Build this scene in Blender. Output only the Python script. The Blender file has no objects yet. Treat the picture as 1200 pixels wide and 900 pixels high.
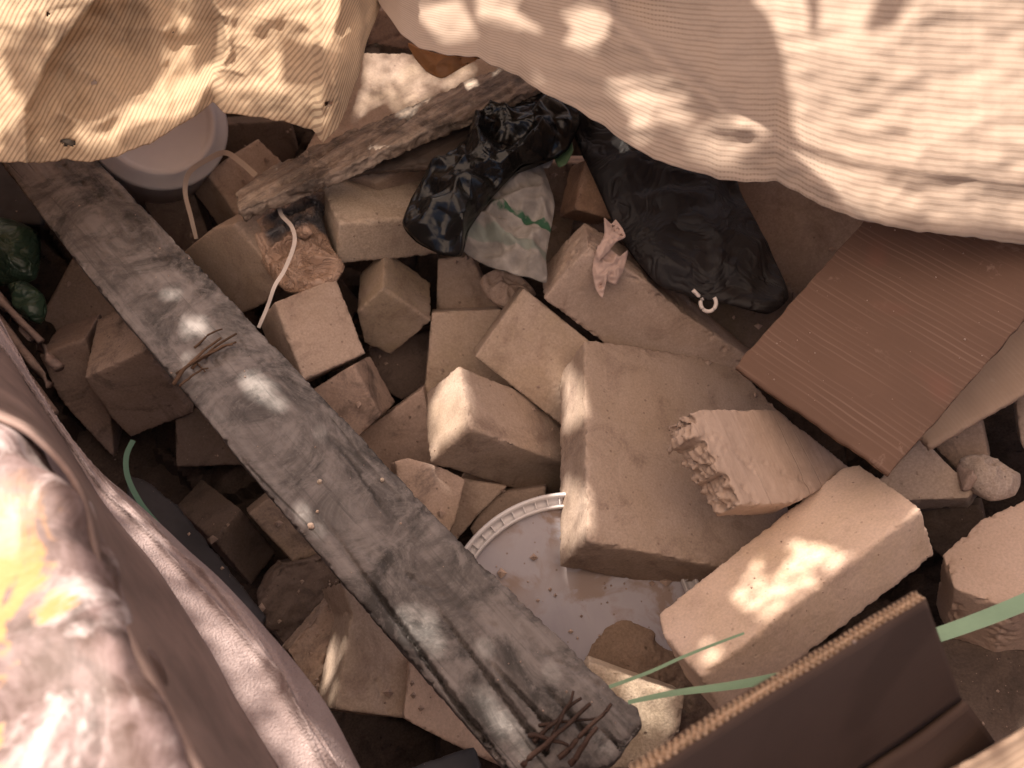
import bpy, bmesh, math, random
import numpy as np
from mathutils import Vector, Matrix, noise
from mathutils.bvhtree import BVHTree
R = math.radians
random.seed(7)
SC = bpy.context.scene
COL = SC.collection
W_, H_ = 1200.0, 900.0
# ---------------------------------------------------------------- camera
TILT = R(28)
CAM = Vector((0, -0.53, 1.0))
FPX = 942.0
FW = Vector((0, math.sin(TILT), -math.cos(TILT)))
UP = Vector((0, math.cos(TILT), math.sin(TILT)))
RT = Vector((1, 0, 0))
def ray(px, py):
    return FW + RT * ((px - 600) / FPX) + UP * ((450 - py) / FPX)
def PD(px, py, d):
    return CAM + ray(px, py) * d
def PZ(px, py, z):
    r = ray(px, py)
    return CAM + r * ((z - CAM.z) / r.z)
def PX(p):
    v = p - CAM
    d = v.dot(FW)
    if d < 1e-4: return (-9e9, -9e9, d)
    return (600 + FPX * v.dot(RT) / d, 450 - FPX * v.dot(UP) / d, d)
cd = bpy.data.cameras.new('camera'); cam = bpy.data.objects.new('camera', cd); COL.objects.link(cam)
cam.location = CAM; cam.rotation_euler = (TILT, 0, 0)
cd.sensor_width = 36; cd.lens = 36 * FPX / 1200; cd.clip_start = 0.02; cd.clip_end = 500
cd.dof.use_dof = True; cd.dof.focus_distance = 0.98; cd.dof.aperture_fstop = 5.0
SC.camera = cam
# ---------------------------------------------------------------- light
L = Vector((-0.30, 0.60, 0.74)).normalized()
w = bpy.data.worlds.new('World'); SC.world = w; w.use_nodes = True
nt = w.node_tree; nt.nodes.clear()
sky = nt.nodes.new('ShaderNodeTexSky'); sky.sky_type = 'NISHITA'; sky.sun_disc = False
sky.sun_elevation = math.asin(L.z); sky.sun_rotation = math.atan2(L.x, L.y)
bg = nt.nodes.new('ShaderNodeBackground'); bg.inputs[1].default_value = 0.05
ow = nt.nodes.new('ShaderNodeOutputWorld')
nt.links.new(sky.outputs[0], bg.inputs[0]); nt.links.new(bg.outputs[0], ow.inputs[0])
sd = bpy.data.lights.new('sun', 'SUN'); so = bpy.data.objects.new('sun', sd); COL.objects.link(so)
sd.energy = 4.4; sd.angle = R(0.8); sd.color = (1.0, 0.89, 0.76)
so.rotation_euler = L.to_track_quat('Z', 'Y').to_euler(); so.location = (-1, 2, 3)
SC.view_settings.view_transform = 'Standard'; SC.view_settings.look = 'None'
SC.view_settings.gamma = 1; SC.view_settings.exposure = 1.45
SC.cycles.max_bounces = 8; SC.cycles.diffuse_bounces = 3
SC.cycles.use_denoising = True; SC.cycles.caustics_reflective = False; SC.cycles.caustics_refractive = False

# ---------------------------------------------------------------- material helpers
class NT:
    def __init__(s, name):
        s.m = bpy.data.materials.new(name); s.m.use_nodes = True
        s.t = s.m.node_tree; s.t.nodes.clear()
        s.out = s.n('ShaderNodeOutputMaterial')
        s.b = s.n('ShaderNodeBsdfPrincipled')
        s.l(s.b.outputs[0], s.out.inputs[0])
    def n(s, t, **kw):
        o = s.t.nodes.new(t)
        for k, v in kw.items(): setattr(o, k, v)
        return o
    def l(s, a, b): s.t.links.new(a, b)
    def val(s, sock, v):
        if hasattr(v, 'links') or hasattr(v, 'is_output'): s.l(v, sock)
        else: sock.default_value = v
    def coord(s, scale=(1, 1, 1), uv=False, rnd=True):
        tc = s.n('ShaderNodeTexCoord'); src = tc.outputs['UV' if uv else 'Object']
        mp = s.n('ShaderNodeMapping'); mp.inputs['Scale'].default_value = scale
        if rnd and not uv:
            oi = s.n('ShaderNodeObjectInfo'); ml = s.n('ShaderNodeMath', operation='MULTIPLY'); ml.inputs[1].default_value = 23.7
            s.l(oi.outputs['Random'], ml.inputs[0])
            ad = s.n('ShaderNodeVectorMath', operation='ADD')
            s.l(src, ad.inputs[0]); s.l(ml.outputs[0], ad.inputs[1]); src = ad.outputs[0]
        s.l(src, mp.inputs['Vector']); return mp.outputs[0]
    def noise(s, vec, scale, detail=4, rough=.55, dist=0):
        o = s.n('ShaderNodeTexNoise'); s.l(vec, o.inputs['Vector'])
        o.inputs['Scale'].default_value = scale; o.inputs['Detail'].default_value = detail
        o.inputs['Roughness'].default_value = rough; o.inputs['Distortion'].default_value = dist
        return o.outputs[0]
    def voro(s, vec, scale, feature='F1'):
        o = s.n('ShaderNodeTexVoronoi', feature=feature); s.l(vec, o.inputs['Vector']); o.inputs['Scale'].default_value = scale
        return o.outputs['Distance']
    def ramp(s, fac, a, b, lo=0., hi=1., smooth=False):
        o = s.n('ShaderNodeMapRange'); o.clamp = True
        if smooth: o.interpolation_type = 'SMOOTHSTEP'
        s.l(fac, o.inputs[0]); o.inputs[1].default_value = a; o.inputs[2].default_value = b
        o.inputs[3].default_value = lo; o.inputs[4].default_value = hi
        return o.outputs[0]
    def mix(s, fac, a, b, mode='MIX'):
        o = s.n('ShaderNodeMix', data_type='RGBA', blend_type=mode)
        s.val(o.inputs[0], fac)
        for i, v in ((6, a), (7, b)):
            if isinstance(v, tuple): o.inputs[i].default_value = (*v[:3], 1)
            else: s.l(v, o.inputs[i])
        return o.outputs[2]
    def math(s, op, a, b=0.):
        o = s.n('ShaderNodeMath', operation=op)
        s.val(o.inputs[0], a); s.val(o.inputs[1], b); return o.outputs[0]
    def fin(s, col, rough=.9, height=None, bump=.3, dist=.002, spec=.3):
        if isinstance(col, tuple): s.b.inputs['Base Color'].default_value = (*col, 1)
        else: s.l(col, s.b.inputs['Base Color'])
        s.val(s.b.inputs['Roughness'], rough)
        s.b.inputs['Specular IOR Level'].default_value = spec
        if height is not None:
            bp = s.n('ShaderNodeBump'); bp.inputs['Strength'].default_value = bump; bp.inputs['Distance'].default_value = dist
            s.l(height, bp.inputs['Height']); s.l(bp.outputs[0], s.b.inputs['Normal']); s.bp = bp
        return s.m

def m_block(name, base, light, stain, grain=.25, stainamt=.5, bump=.35):
    s = NT(name); v = s.coord()
    n1 = s.noise(v, 7, 5, .6, .4); n2 = s.noise(v, 38, 4, .65); n3 = s.noise(v, 330, 3, .65)
    n4 = s.noise(v, 15, 6, .7, .8); vp = s.voro(v, 95)
    oi2 = s.n('ShaderNodeObjectInfo'); base2 = s.mix(s.ramp(s.math('FRACT', s.math('MULTIPLY', oi2.outputs['Random'], 7.3)), 0, 1), base, (base[0] * 1.02, base[1] * 1.06, base[2] * .90))
    c = s.mix(s.ramp(n1, .35, .68), base2, light)
    c = s.mix(s.math('MULTIPLY', s.ramp(n4, .51, .68), stainamt), c, stain)
    c = s.mix(s.math('MULTIPLY', s.ramp(n2, .5, .75), .35), c, light)
    pit = s.math('MULTIPLY', s.ramp(vp, .10, .2, 1, 0), s.ramp(s.noise(v, 60, 1), .55, .62))
    c = s.mix(s.math('MULTIPLY', pit, .6), c, stain)
    oi = s.n('ShaderNodeObjectInfo'); hv = s.ramp(oi.outputs['Random'], 0, 1, .84, 1.12)
    g = s.math('MULTIPLY', s.ramp(n3, .3, .7, 1 - grain * .7, 1 + grain * .35), hv)
    cc = s.n('ShaderNodeCombineColor'); [s.l(g, cc.inputs[i]) for i in range(3)]
    c = s.mix(1., c, cc.outputs[0], 'MULTIPLY')
    geo = s.n('ShaderNodeNewGeometry')
    c = s.mix(s.math('MULTIPLY', s.ramp(geo.outputs['Pointiness'], .52, .6), .45), c, light)
    h = s.math('ADD', s.math('MULTIPLY', n3, .6), s.math('MULTIPLY', n2, .4))
    h = s.math('SUBTRACT', h, s.math('MULTIPLY', pit, .9))
    return s.fin(c, .95, h, bump, .0018, .15)

M = {}
M['clay'] = m_block('clay_block', (.372, .275, .222), (.48, .37, .31), (.20, .135, .11), .28, .6)
M['clay_pale'] = m_block('pale_clay_block', (.54, .39, .315), (.63, .475, .39), (.33, .23, .19), .2, .35)
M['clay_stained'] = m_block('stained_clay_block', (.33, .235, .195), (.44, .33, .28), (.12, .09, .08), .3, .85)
M['clay_rough'] = m_block('rough_clay_block', (.48, .37, .29), (.64, .52, .42), (.25, .18, .14), .38, .4, .95)
M['clay_dark'] = m_block('dark_shaded_block', (.13, .095, .08), (.20, .15, .13), (.07, .055, .05), .3, .7)  # darkened clay copy: shade of the gaps put into colour; also grey stone
M['clay_red'] = m_block('reddish_block', (.42, .25, .18), (.52, .35, .27), (.22, .13, .10), .3, .6)
M['stone'] = m_block('stone', (.38, .29, .25), (.50, .41, .36), (.20, .15, .13), .4, .6, .7)
M['rubble'] = m_block('rubble', (.055, .04, .033), (.10, .072, .06), (.025, .018, .016), .5, .8, 1.)  # darkened so the gaps read deeper: shade put into the colour
M['sand'] = m_block('sand', (.21, .145, .105), (.29, .205, .155), (.13, .085, .06), .35, .5, 1.)

def m_wood(name, base, light, dark, gx=3., gy=55., grime=.5, cracks=.8):
    s = NT(name); vg = s.coord((gx, gy, gy)); v = s.coord()
    g1 = s.noise(vg, 1.0, 5, .65, .35); g2 = s.noise(vg, 4., 3, .6, .2)
    b1 = s.noise(v, 9, 8, .72, 1.0); b2 = s.noise(v, 30, 6, .75, .6); f = s.noise(v, 260, 2)
    c = s.mix(s.ramp(g1, .35, .65), base, light)
    c = s.mix(s.math('MULTIPLY', s.ramp(b1, .42, .60), grime), c, dark)
    c = s.mix(s.math('MULTIPLY', s.ramp(b2, .52, .66), .6), c, light)
    c = s.mix(s.math('MULTIPLY', s.ramp(g2, .58, .72), .5), c, dark)
    cr = s.ramp(s.math('ABSOLUTE', s.math('SUBTRACT', s.noise(s.coord((1.2, 16, 16)), 1., 2, .5, .5), .5)), .0, .010, 1, 0)
    cr = s.math('MULTIPLY', cr, s.ramp(s.noise(v, 5, 1), .5, .6))
    c = s.mix(s.math('MULTIPLY', cr, cracks), c, (.02, .016, .013))
    c = s.mix(s.math('MULTIPLY', s.ramp(f, .6, .8), .35), c, light)
    h = s.math('ADD', g1, s.math('MULTIPLY', g2, .5)); h = s.math('SUBTRACT', h, s.math('MULTIPLY', cr, 2.))
    h = s.math('ADD', h, s.math('MULTIPLY', f, .3))
    return s.fin(c, .62, h, .5, .0016, .4)
M['clay_grain'] = m_wood('grained_clay', (.40, .29, .225), (.50, .37, .295), (.30, .21, .16), 2.5, 50, .35, 0)
M['plank'] = m_wood('weathered_grey_wood', (.130, .108, .102), (.235, .205, .195), (.038, .032, .030), 2.0, 40, 1.0)
M['beam'] = m_wood('rotten_brown_wood', (.13, .085, .06), (.42, .33, .26), (.03, .02, .015), 5, 75, .8)
M['board_dark'] = m_wood('dark_wood', (.09, .065, .05), (.15, .11, .09), (.03, .022, .02), 3, 50, .6)
M['stick'] = m_wood('pinkish_stick', (.22, .15, .13), (.34, .25, .22), (.08, .055, .05), 3, 80, .5)

def m_plain(name, col, rough=.6, spec=.3, var=.2, bscale=60, bump=.15, crease=0, alpha=1, trans=0):
    s = NT(name); v = s.coord(); n = s.noise(v, 14, 5, .6); n2 = s.noise(v, bscale, 4)
    c = s.mix(s.ramp(n, .3, .7), tuple(x * (1 - var) for x in col), tuple(min(1, x * (1 + var)) for x in col))
    if crease:
        cr_ = s.math('ABSOLUTE', s.math('SUBTRACT', s.noise(v, crease, 3, .6, 1.2), .5)); n2 = s.math('ADD', s.math('MULTIPLY', s.ramp(cr_, 0, .09), 1.2), s.math('MULTIPLY', n2, .4))
    m = s.fin(c, rough, n2, bump, .002, spec)
    if trans: s.b.inputs['Transmission Weight'].default_value = trans
    return m
M['bag_black'] = m_plain('black_plastic_film', (.006, .0055, .005), .27, .45, .3, 60, .4, 9)
M['bag_matt'] = m_plain('matt_black_bag', (.013, .010, .010), .55, .35, .3, 70, .7, 14)
M['white_plastic'] = m_plain('white_plastic', (.60, .565, .57), .35, .4, .05, 40, .03)
M['strap_green'] = m_plain('green_strap', (.22, .34, .22), .5, .4, .12, 200, .1)
M['strap_dark'] = m_plain('dark_green_strap', (.06, .14, .10), .5, .4, .1)
M['nail'] = m_plain('rusty_iron', (.06, .034, .026), .7, .3, .6, 300, .8)
M['splinter'] = m_plain('splintered_wood', (.10, .06, .04), .85, .2, .6, 300, .8)
M['strap_pale'] = m_plain('pale_strap', (.42, .33, .27), .4, .4, .1, 300, .2)
M['ribbon'] = m_plain('white_ribbon', (.60, .52, .47), .35, .4, .1, 300, .2)
M['leaf'] = m_plain('green_leaf', (.07, .12, .06), .5, .3, .3)
M['green_bag'] = m_plain('dark_green_plastic', (.025, .05, .032), .35, .5, .4, 60, .6, 20)
M['dark_panel'] = m_plain('dark_grey_plastic', (.045, .042, .048), .5, .4, .3)
M['orange_film'] = m_plain('orange_film', (.42, .21, .09), .5, .3, .2)
M['ground'] = m_plain('ground_dirt', (.22, .19, .16), .95, .1, .4)

def m_lid():
    s = NT('dusty_white_lid'); v = s.coord()
    n = s.noise(v, 12, 5, .6, .6); n2 = s.noise(v, 5, 3); sp = s.voro(v, 60)
    c = s.mix(s.ramp(n, .3, .7), (.33, .305, .345), (.41, .385, .42))
    st = s.math('MULTIPLY', s.ramp(n, .50, .58), s.ramp(n2, .36, .50))
    c = s.mix(s.math('MULTIPLY', st, .8), c, (.25, .165, .12))
    c = s.mix(s.math('MULTIPLY', s.ramp(sp, .06, .1, 1, 0), .8), c, (.2, .14, .1))
    return s.fin(c, .45, n, .1, .001, .4)
M['lid'] = m_lid()

def m_bagtied():
    s = NT('brown_translucent_bag'); v = s.coord()
    n = s.noise(v, 16, 4, .6, .8); z = s.noise(v, 9, 2)
    c = s.mix(s.ramp(n, .35, .65), (.30, .19, .13), (.48, .33, .25))
    c = s.mix(s.ramp(z, .52, .6), c, (.07, .065, .07))
    cr_ = s.ramp(s.math('ABSOLUTE', s.math('SUBTRACT', s.noise(v, 26, 4, .6, 2.), .5)), 0, .07)
    return s.fin(c, .38, cr_, .7, .003, .4)
M['tied'] = m_bagtied()

def m_paper():
    s = NT('printed_paper'); tc = s.n('ShaderNodeTexCoord'); v = tc.outputs['Object']
    n = s.noise(v, 30, 5, .6, .5)
    c = s.mix(s.ramp(n, .35, .65), (.19, .17, .155), (.32, .29, .265))
    wv = s.math('ADD', s.noise(v, 26, 3), 0)
    sep = s.n('ShaderNodeSeparateXYZ'); s.l(v, sep.inputs[0])
    q = s.math('ADD', s.math('ADD', sep.outputs[1], s.math('MULTIPLY', sep.outputs[0], .35)), s.math('MULTIPLY', wv, .03))
    band = s.ramp(s.math('ABSOLUTE', s.math('SUBTRACT', q, .018)), .004, .006, 1, 0)
    c = s.mix(s.math('MULTIPLY', band, s.ramp(n, .42, .52)), c, (.03, .09, .05))
    band2 = s.ramp(s.math('ABSOLUTE', s.math('SUBTRACT', q, -.032)), .007, .010, 1, 0)
    c = s.mix(s.math('MULTIPLY', band2, .45), c, (.10, .16, .13))
    return s.fin(c, .7, n, .3, .002, .3)
M['paper'] = m_paper()
M['pink_paper'] = m_plain('torn_pink_paper', (.50, .36, .31), .7, .3, .2, 80, .5)

def m_tarp(name, light, groove, pu, pv, tr, warp, second):
    s = NT(name); tc = s.n('ShaderNodeTexCoord'); uv = tc.outputs['UV']
    nz = s.n('ShaderNodeTexNoise'); s.l(uv, nz.inputs['Vector']); nz.inputs['Scale'].default_value = 5; nz.inputs['Detail'].default_value = 3
    sub = s.n('ShaderNodeVectorMath', operation='MULTIPLY_ADD'); s.l(nz.outputs['Color'], sub.inputs[0]); sub.inputs[1].default_value = (warp,) * 3
    s.l(uv, sub.inputs[2])
    sep = s.n('ShaderNodeSeparateXYZ'); s.l(sub.outputs[0], sep.inputs[0])
    def wave(x, per):
        return s.math('MULTIPLY_ADD', s.math('SINE', s.math('MULTIPLY', x, 2 * math.pi / per)), .5) if False else \
            s.math('ADD', s.math('MULTIPLY', s.math('SINE', s.math('MULTIPLY', x, 2 * math.pi / per)), .5), .5)
    a = wave(sep.outputs[1], pv); b = wave(sep.outputs[0], pu)
    n1 = s.noise(uv, 9, 5, .6, .6); n2 = s.noise(uv, 160, 2); n5 = s.noise(uv, 3.2, 3)
    str_ = s.ramp(n1, .25, .7, .25, 1.)
    f = s.math('MULTIPLY', s.ramp(a, .40, .95, 0, 1, True), str_)
    f2 = s.math('MULTIPLY', s.math('MULTIPLY', f, s.ramp(b, .4, .9, 0, 1, True)), s.ramp(n5, .54, .62, 0, second * .7))
    c = s.mix(f, light, groove)
    c = s.mix(f2, c, tuple(x * .35 for x in groove))
    c = s.mix(s.math('MULTIPLY', s.ramp(n1, .52, .72), .4), c, tuple(x * .75 for x in groove))
    c = s.mix(s.math('MULTIPLY', s.ramp(n2, .5, .8), .3), c, groove)
    h = s.math('SUBTRACT', s.math('MULTIPLY', n2, .3), s.math('ADD', f, s.math('MULTIPLY', f2, .6)))
    s.fin(c, .8, h, .18, .001, .2)
    tl = s.n('ShaderNodeBsdfTranslucent'); s.l(c, tl.inputs['Color']); s.l(s.bp.outputs[0], tl.inputs['Normal'])
    mx = s.n('ShaderNodeMixShader'); mx.inputs[0].default_value = tr
    s.l(s.b.outputs[0], mx.inputs[1]); s.l(tl.outputs[0], mx.inputs[2]); s.l(mx.outputs[0], s.out.inputs[0])
    return s.m
M['tarp_right'] = m_tarp('beige_woven_tarp', (.55, .435, .355), (.42, .32, .255), .0046, .0076, .42, .012, .6)
M['tarp_left'] = m_tarp('yellowed_woven_tarp', (.72, .555, .385), (.36, .245, .165), .0050, .0058, .5, .03, .4)
M['tarp_unseen'] = m_tarp('unseen_woven_tarp', (.76, .62, .53), (.70, .56, .47), .02, .02, .70, .02, .0)  # for the unseen sheets; translucent so the shaded pile gets warm fill

def m_wallsheet():
    s = NT('dusty_fleece_sheet'); v = s.coord(); n = s.noise(v, 10, 5, .6, .5); f = s.noise(v, 330, 3, .7); vv = s.voro(v, 520)
    c = s.mix(s.ramp(n, .3, .7), (.27, .205, .20), (.38, .305, .30)); c = s.mix(s.math('MULTIPLY', s.ramp(f, .45, .7), .45), c, (.26, .19, .18))
    return s.fin(c, .95, s.math('ADD', f, vv), .6, .002, .1)
M['fleece'] = m_wallsheet()
def m_rust():
    s = NT('peeling_yellow_paint_on_rust'); v = s.coord(); n = s.noise(v, 11, 6, .65, 1.4); n2 = s.noise(v, 24, 6, .7, .5); n3 = s.noise(v, 13, 5, .65, .8)
    geo = s.n('ShaderNodeNewGeometry'); sep = s.n('ShaderNodeSeparateXYZ'); s.l(geo.outputs['Position'], sep.inputs[0])
    c = s.mix(s.ramp(n2, .38, .62), (.085, .05, .042), (.25, .18, .18))
    c = s.mix(s.math('MULTIPLY', s.ramp(n, .50, .60), .85), c, (.50, .42, .42))
    c = s.mix(s.math('MULTIPLY', s.ramp(n3, .56, .66), .8), c, (.05, .032, .03))
    edge = s.math('ADD', s.ramp(sep.outputs[0], -.25, -.31), s.math('MULTIPLY', s.math('SUBTRACT', n, .5), 3.))
    c = s.mix(s.math('MULTIPLY', s.ramp(edge, .45, .60), s.ramp(s.math('ADD', sep.outputs[1], s.math('MULTIPLY', n3, .12)), -.29, -.34)), c, (.42, .215, .075))
    return s.fin(c, .6, n2, .6, .003, .4)
M['rust'] = m_rust()
M['steel_in'] = m_plain('brown_steel', (.19, .13, .115), .75, .3, .35, 50, .3)

def m_card(name, base, light, red, period, dust):
    s = NT(name); v = s.coord(rnd=False); sep = s.n('ShaderNodeSeparateXYZ'); s.l(v, sep.inputs[0])
    n = s.noise(v, 9, 5, .6, .5); n2 = s.noise(v, 60, 4, .65); n3 = s.noise(v, 6, 2)
    x = s.math('ADD', sep.outputs[1], s.math('MULTIPLY', n3, .012))
    wv = s.math('ADD', s.math('MULTIPLY', s.math('SINE', s.math('MULTIPLY', x, 2 * math.pi / period)), .5), .5)
    w2 = s.math('ADD', s.math('MULTIPLY', s.math('SINE', s.math('MULTIPLY', x, 2 * math.pi / (period * 2.7))), .5), .5)
    rib = s.math('MULTIPLY', s.ramp(wv, .75, 1.), s.ramp(s.noise(s.coord((4, 30, 30), rnd=False), 1., 3), .42, .66))
    c = s.mix(s.ramp(n, .3, .7), base, tuple(x_ * 1.15 for x_ in base))
    c = s.mix(s.math('MULTIPLY', rib, dust), c, light)
    c = s.mix(s.math('MULTIPLY', s.ramp(n3, .58, .66), .55), c, red)
    sp = s.math('MULTIPLY', s.ramp(s.noise(v, 45, 5, .7, .4), .60, .68), s.ramp(s.noise(v, 8, 2), .48, .62))
    c = s.mix(s.math('MULTIPLY', sp, min(1, 1.6 * dust)), c, light)
    h = s.math('ADD', s.math('MULTIPLY', wv, .7), s.math('ADD', s.math('MULTIPLY', w2, .4), s.math('MULTIPLY', n2, .4)))
    return s.fin(c, .8, h, .12 if dust > .2 else .08, .0014, .25)
M['card_red'] = m_card('ribbed_brown_cardboard', (.130, .075, .052), (.26, .17, .13), (.20, .09, .065), .0085, .5)
M['card'] = m_card('brown_cardboard', (.088, .055, .042), (.30, .25, .25), (.065, .04, .03), .007, .0)
M['card_tan'] = m_card('tan_board', (.38, .27, .20), (.48, .36, .28), (.34, .24, .18), .006, .3)
M['flute'] = m_plain('card_fluting', (.50, .36, .26), .9, .1, .2)

# ---------------------------------------------------------------- object helpers
def tag(o, label, cat, group=None, kind=None):
    if kind: o['kind'] = kind
    if label: o['label'] = label
    if cat: o['category'] = cat
    if group: o['group'] = group
    return o
def link(name, me, mat, frame=None, parent=None, smooth=True):
    """me has world-space vertices; frame = (origin, x axis, z axis) of the object."""
    if frame is None:
        cs = np.zeros(len(me.vertices) * 3); me.vertices.foreach_get('co', cs); cs = cs.reshape(-1, 3)
        mn, mx = cs.min(0), cs.max(0)
        mw = Matrix.Translation(Vector(((mn[0] + mx[0]) / 2, (mn[1] + mx[1]) / 2, mn[2])))
    else:
        o_, x_, z_ = frame; x_ = x_.normalized(); z_ = z_.normalized(); y_ = z_.cross(x_).normalized(); x_ = y_.cross(z_)
        mw = Matrix((x_, y_, z_)).transposed().to_4x4(); mw.translation = o_
    me.transform(mw.inverted())
    ob = bpy.data.objects.new(name, me); COL.objects.link(ob)
    if parent is not None:
        ob.parent = parent; ob.matrix_basis = PW[parent.name].inverted() @ mw
    else: ob.matrix_world = mw
    PW[ob.name] = mw
    if mat is not None: me.materials.append(mat)
    if smooth: me.polygons.foreach_set('use_smooth', [True] * len(me.polygons))
    return ob
PW = {}
def mesh(vs, fs, uv=None):
    me = bpy.data.meshes.new('m'); me.from_pydata([tuple(v) for v in vs], [], fs); me.update()
    if uv is not None:
        ul = me.uv_layers.new(name='UVMap')
        for lp in me.loops: ul.data[lp.index].uv = uv[lp.vertex_index]
    return me
def evalmods(me, mods):
    ob = bpy.data.objects.new('tmp', me); COL.objects.link(ob)
    for t, kw in mods:
        md = ob.modifiers.new(t, t)
        for k, v in kw.items(): setattr(md, k, v)
    dg = bpy.context.evaluated_depsgraph_get(); dg.update()
    out = bpy.data.meshes.new_from_object(ob.evaluated_get(dg))
    bpy.data.objects.remove(ob); return out
def remesh(me, vox): return evalmods(me, [('REMESH', dict(mode='VOXEL', voxel_size=vox))])

def face_plane(poly, zV, C, t):
    """plane of a block face from its first corner's height, and the edge vector running away from it"""
    V = poly[0]; P0 = PZ(V[0], V[1], zV); r = ray(V[0] + C[0], V[1] + C[1])
    # |CAM + r d - P0| = t, farther root
    q = CAM - P0; a = r.dot(r); b = 2 * r.dot(q); c = q.dot(q) - t * t; D = b * b - 4 * a * c
    if D < 0: return None
    d = (-b + math.sqrt(D)) / (2 * a); e = CAM + r * d - P0
    return P0, e
def on_plane(px, P0, n):
    r = ray(*px); return CAM + r * ((P0 - CAM).dot(n) / r.dot(n))
def auto_t(poly, zV, C, lo=.045, hi=.3):
    best = None
    for i in range(90):
        t = lo + (hi - lo) * i / 89
        r = face_plane(poly, zV, C, t)
        if r is None: continue
        P0, e = r; n = -e.normalized()
        if n.dot(CAM - P0) <= 0.03: continue
        A = on_plane(poly[1], P0, n) - P0; B = on_plane(poly[-1], P0, n) - P0
        k = abs(A.normalized().dot(B.normalized()))
        if best is None or k < best[0] - 1e-4: best = (k, t)
    return best[1] if best else None
def plane3(pts):   # [(px,py,z)*3] -> P0, n facing camera
    a, b, c = [PZ(*p) for p in pts]; n = (b - a).cross(c - a).normalized()
    if n.dot(CAM - a) < 0: n.negate()
    return a, n
def rough_solid(P, e, vox=.0025, amp=.0006, chip=.0048, seed=0, chipw=.0075, fine=.0004, big=None, grainamp=0):
    """solid prism over polygon P (world) extruded by e, remeshed, worn at the edges"""
    n = len(P); vs = [p for p in P] + [p + e for p in P]
    fs = [list(range(n)), list(range(2 * n - 1, n - 1, -1))] + [[i, i + n, (i + 1) % n + n, (i + 1) % n] for i in range(n)]
    me = mesh(vs, fs)
    bm = bmesh.new(); bm.from_mesh(me); bmesh.ops.recalc_face_normals(bm, faces=bm.faces); 
    planes = [(f.normal.copy(), f.calc_center_median()) for f in bm.faces]
    bm.to_mesh(me); bm.free()
    me = remesh(me, vox)
    N = len(me.vertices); co = np.zeros(N * 3); me.vertices.foreach_get('co', co); co = co.reshape(-1, 3)
    no = np.zeros(N * 3); me.vertices.foreach_get('normal', no); no = no.reshape(-1, 3)
    near = np.zeros(N); 
    ds = np.stack([np.abs((co - np.array(c)) @ np.array(nn)) for nn, c in planes]); ds.sort(axis=0)
    near = np.clip(1 - ds[1] / chipw, 0, 1)
    off = seed * 3.17
    ax = e.normalized(); lx = (P[1] - P[0]).normalized(); ly = ax.cross(lx)
    for i in range(N):
        v = Vector(co[i]); p = v + Vector((off, off * .7, -off))
        k = noise.noise(p * 22) * amp + noise.noise(p * 75) * amp * .45 + noise.noise(p * 260) * fine
        if near[i] > 0:
            c = noise.noise(p * 60 + Vector((9, 3, 1))) * .6 + noise.noise(p * 140) * .6
            k -= near[i] ** 1.5 * (max(0, c) * chip * 1.15 + .0007)
        if grainamp:
            q = v - P[0]; g = Vector((q.dot(lx) * 6, q.dot(ly) * 120, q.dot(ax) * 120 + off))
            k += (noise.noise(g) + .5 * noise.noise(g * 2.3)) * grainamp
        if big is not None: k += big(v, no[i])
        co[i] += no[i] * k
    me.vertices.foreach_set('co', co.ravel()); me.update()
    return me
NB = [0]
def block(name, label, cat, poly, z, C, t=None, mat='clay', ext=1.0, vox=.0025, group=None, solid=None, **kw):
    NB[0] += 1
    if t is None:
        t = auto_t(poly, z, C) or .1
    r = face_plane(poly, z, C, t)
    if r is None:
        t = .02
        while r is None: t += .01; r = face_plane(poly, z, C, t)
    P0, e = r; n = -e.normalized()
    P = [on_plane(p, P0, n) for p in poly]
    sp = max((a - b).length for a in P for b in P)
    print('BLK', NB[0], label[:40], 't=%.3f span=%.3f nz=%.2f z=%.2f..%.2f' % (t, sp, n.z, min(p.z for p in P), max(p.z for p in P)))
    me = rough_solid(P, e * ext, vox, seed=NB[0], **kw)
    cen = sum(P, Vector()) / len(P) + e * ext * .5
    ob = link(name, me, M[mat], (cen, P[1] - P[0], n))
    return tag(ob, label, cat, group)
def slab3(name, label, cat, poly, pts, t, mat, vox=.004, parent=None, frame_edge=(0, 1), group=None, **kw):
    NB[0] += 1
    P0, n = plane3(pts); P = [on_plane(p, P0, n) for p in poly]
    me = rough_solid(P, -n * t, vox, seed=NB[0], **kw)
    cen = sum(P, Vector()) / len(P) - n * t * .5
    ob = link(name, me, M[mat] if isinstance(mat, str) else mat, (cen, P[frame_edge[1]] - P[frame_edge[0]], n), parent)
    return tag(ob, label, cat, group) if parent is None else ob
def sample_closed(pts, m):
    pts = [Vector((*p, 0)) for p in pts]; n = len(pts); out = []
    # Catmull-Rom round the outline
    per = max(2, m // n)
    for i in range(n):
        a, b, c, d = pts[i - 1], pts[i], pts[(i + 1) % n], pts[(i + 2) % n]
        for k in range(per):
            t = k / per
            lin = b.lerp(c, t)
            cr = .5 * ((2 * b) + (c - a) * t + (2 * a - 5 * b + 4 * c - d) * t * t + (3 * b - a - 3 * c + d) * t ** 3)
            q = lin.lerp(cr, .6); out.append((q.x, q.y))
    return out
def crumple(p, s):
    d, _ = noise.voronoi(p * s, distance_metric='DISTANCE', exponent=2.5); return d[1] - d[0]
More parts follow.
